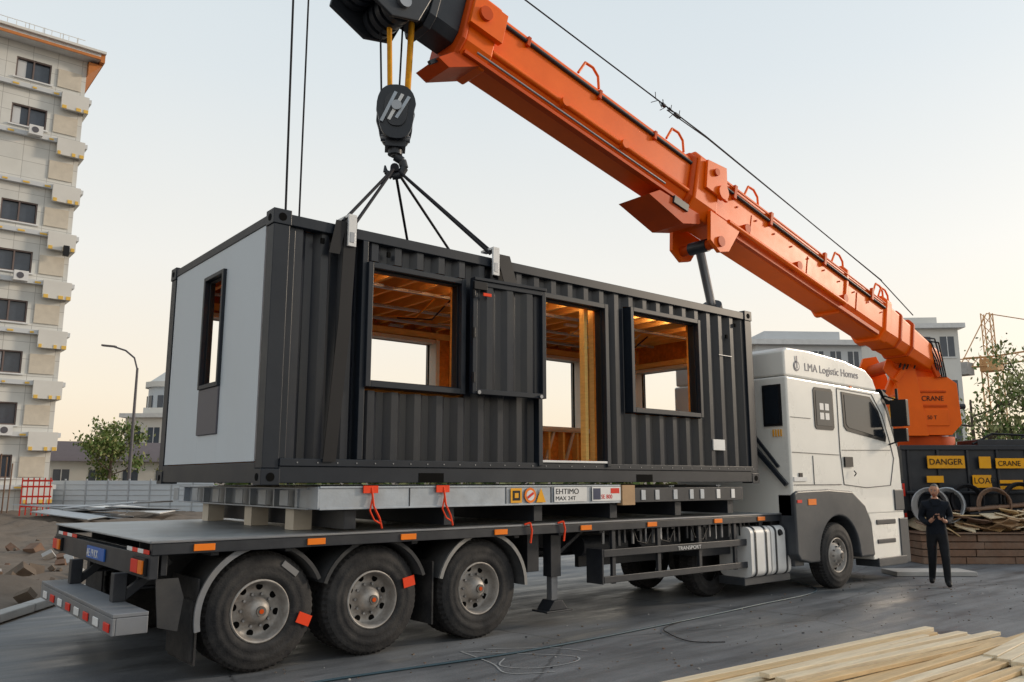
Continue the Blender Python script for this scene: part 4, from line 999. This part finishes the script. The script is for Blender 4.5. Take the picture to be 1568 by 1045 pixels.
o=skinned(V,E,Rd,"body")
for k in("cloth_dark","trouser","skin","black"): o.data.materials.append(M[k])
for p in o.data.polygons:
    c=p.center
    p.material_index=3 if c.z<.085 else (1 if c.z<.93 else (2 if (c.z>1.535 or (c.y<-.215 and 1.0<c.z<1.3)) else 0))
o.matrix_world=MM;o.parent=Mn
bm=bmesh.new();bmesh.ops.create_uvsphere(bm,u_segments=28,v_segments=20,radius=1)
for v in bm.verts:
    x,y,z=v.co;jaw=1-.28*max(0,-z)**1.3;sx=.078*jaw;sy=.098*(1-.10*max(0,-z))
    nx_=x*sx;ny_=y*sy-(.012*max(0,-z) if y<0 else -.01);nz2=z*.122
    if y<-.75 and abs(x)<.28 and -.35<z<.12: ny_-=.020*(1-abs(x)/.28)*(.5-z)
    if y<-.6 and .05<z<.25 and .15<abs(x)<.5: ny_+=.008
    if y<-.7 and abs(x)<.4 and -.62<z<-.48: ny_-=.005
    v.co=(nx_,ny_,nz2)
me=bpy.data.meshes.new("head");bm.to_mesh(me);bm.free();me.materials.append(M["skin"]);me.materials.append(M["hair"])
for p in me.polygons:
    p.use_smooth=True;c=p.center
    if c.z>.065-(.9*(c.y+.02)) *1.0 and c.z>-.05 and (c.y>-.03 or c.z>.088): p.material_index=1
ho=bpy.data.objects.new("head",me);scene.collection.objects.link(ho);ho.matrix_world=MM@Matrix.Translation((.01,-.065,1.695))@Matrix.Rotation(rad(18),4,'X')@Matrix.Rotation(rad(-14),4,'Z');ho.parent=Mn
b=B();b.M=ho.matrix_world.copy()
for s in(-1,1):
    b.obox((s*.028,-.091,.018),(.022,.008,.009),(0,0,0),"white");b.obox((s*.028,-.0955,.018),(.009,.005,.009),(0,0,0),"black");b.obox((s*.03,-.095,.038),(.034,.008,.007),(0,s*.1,0),"hair")
    b.obox((s*.079,.005,.0),(.014,.034,.058),(0,0,s*.3),"skin")
b.obox((0,-.094,-.058),(.042,.006,.007),(0,0,0),"red");b.obox((0,-.096,-.041),(.046,.008,.010),(0,0,0),"hair")
b.done("face",Mn,bevel=.003)
for sgn,(wx,wy,wz) in((1,(.10,-.25,1.17)),(-1,(-.05,-.24,1.20))):
    v=[(wx,wy,wz),(wx-sgn*.03,wy-.045,wz+.025),(wx-sgn*.045,wy-.075,wz+.04)];e=[(0,1),(1,2)];r=[.028,(.036,.02),(.032,.018)]
    for k,(ln) in enumerate((.032,.036,.034,.026)):
        i=len(v);oz=(k-1.5)*.019
        v+=[(wx-sgn*.050,wy-.078,wz+.04-oz),(wx-sgn*(.052+ln*.5),wy-.078-ln,wz+.05-oz),(wx-sgn*(.05+ln*1.3),wy-.085-ln*.6,wz+.055-oz)];e+=[(2,i),(i,i+1),(i+1,i+2)];r+=[.010,.009,.008]
    i=len(v);v+=[(wx-sgn*.02,wy-.06,wz+.06),(wx-sgn*.05,wy-.085,wz+.085)];e+=[(1,i),(i,i+1)];r+=[.012,.009]
    h=skinned(v,e,r,"hand",0,1);h.data.materials.append(M["skin"]);h.matrix_world=MM;h.parent=Mn
b=B();b.M=MM;b.obox((.02,-.345,1.235),(.14,.012,.075),(.5,0,.1),"black")
b.prism([(-.04,1.42),(.06,1.42),(.085,1.53),(-.065,1.53)],'Y',-.125,-.08,"cloth_dark")
for s in(-1,1): b.obox((.01+s*.06,-.055,1.52),(.05,.11,.045),(.3,s*.5,0),"cloth_dark")
b.done("phone_and_collar",Mn,bevel=.004)
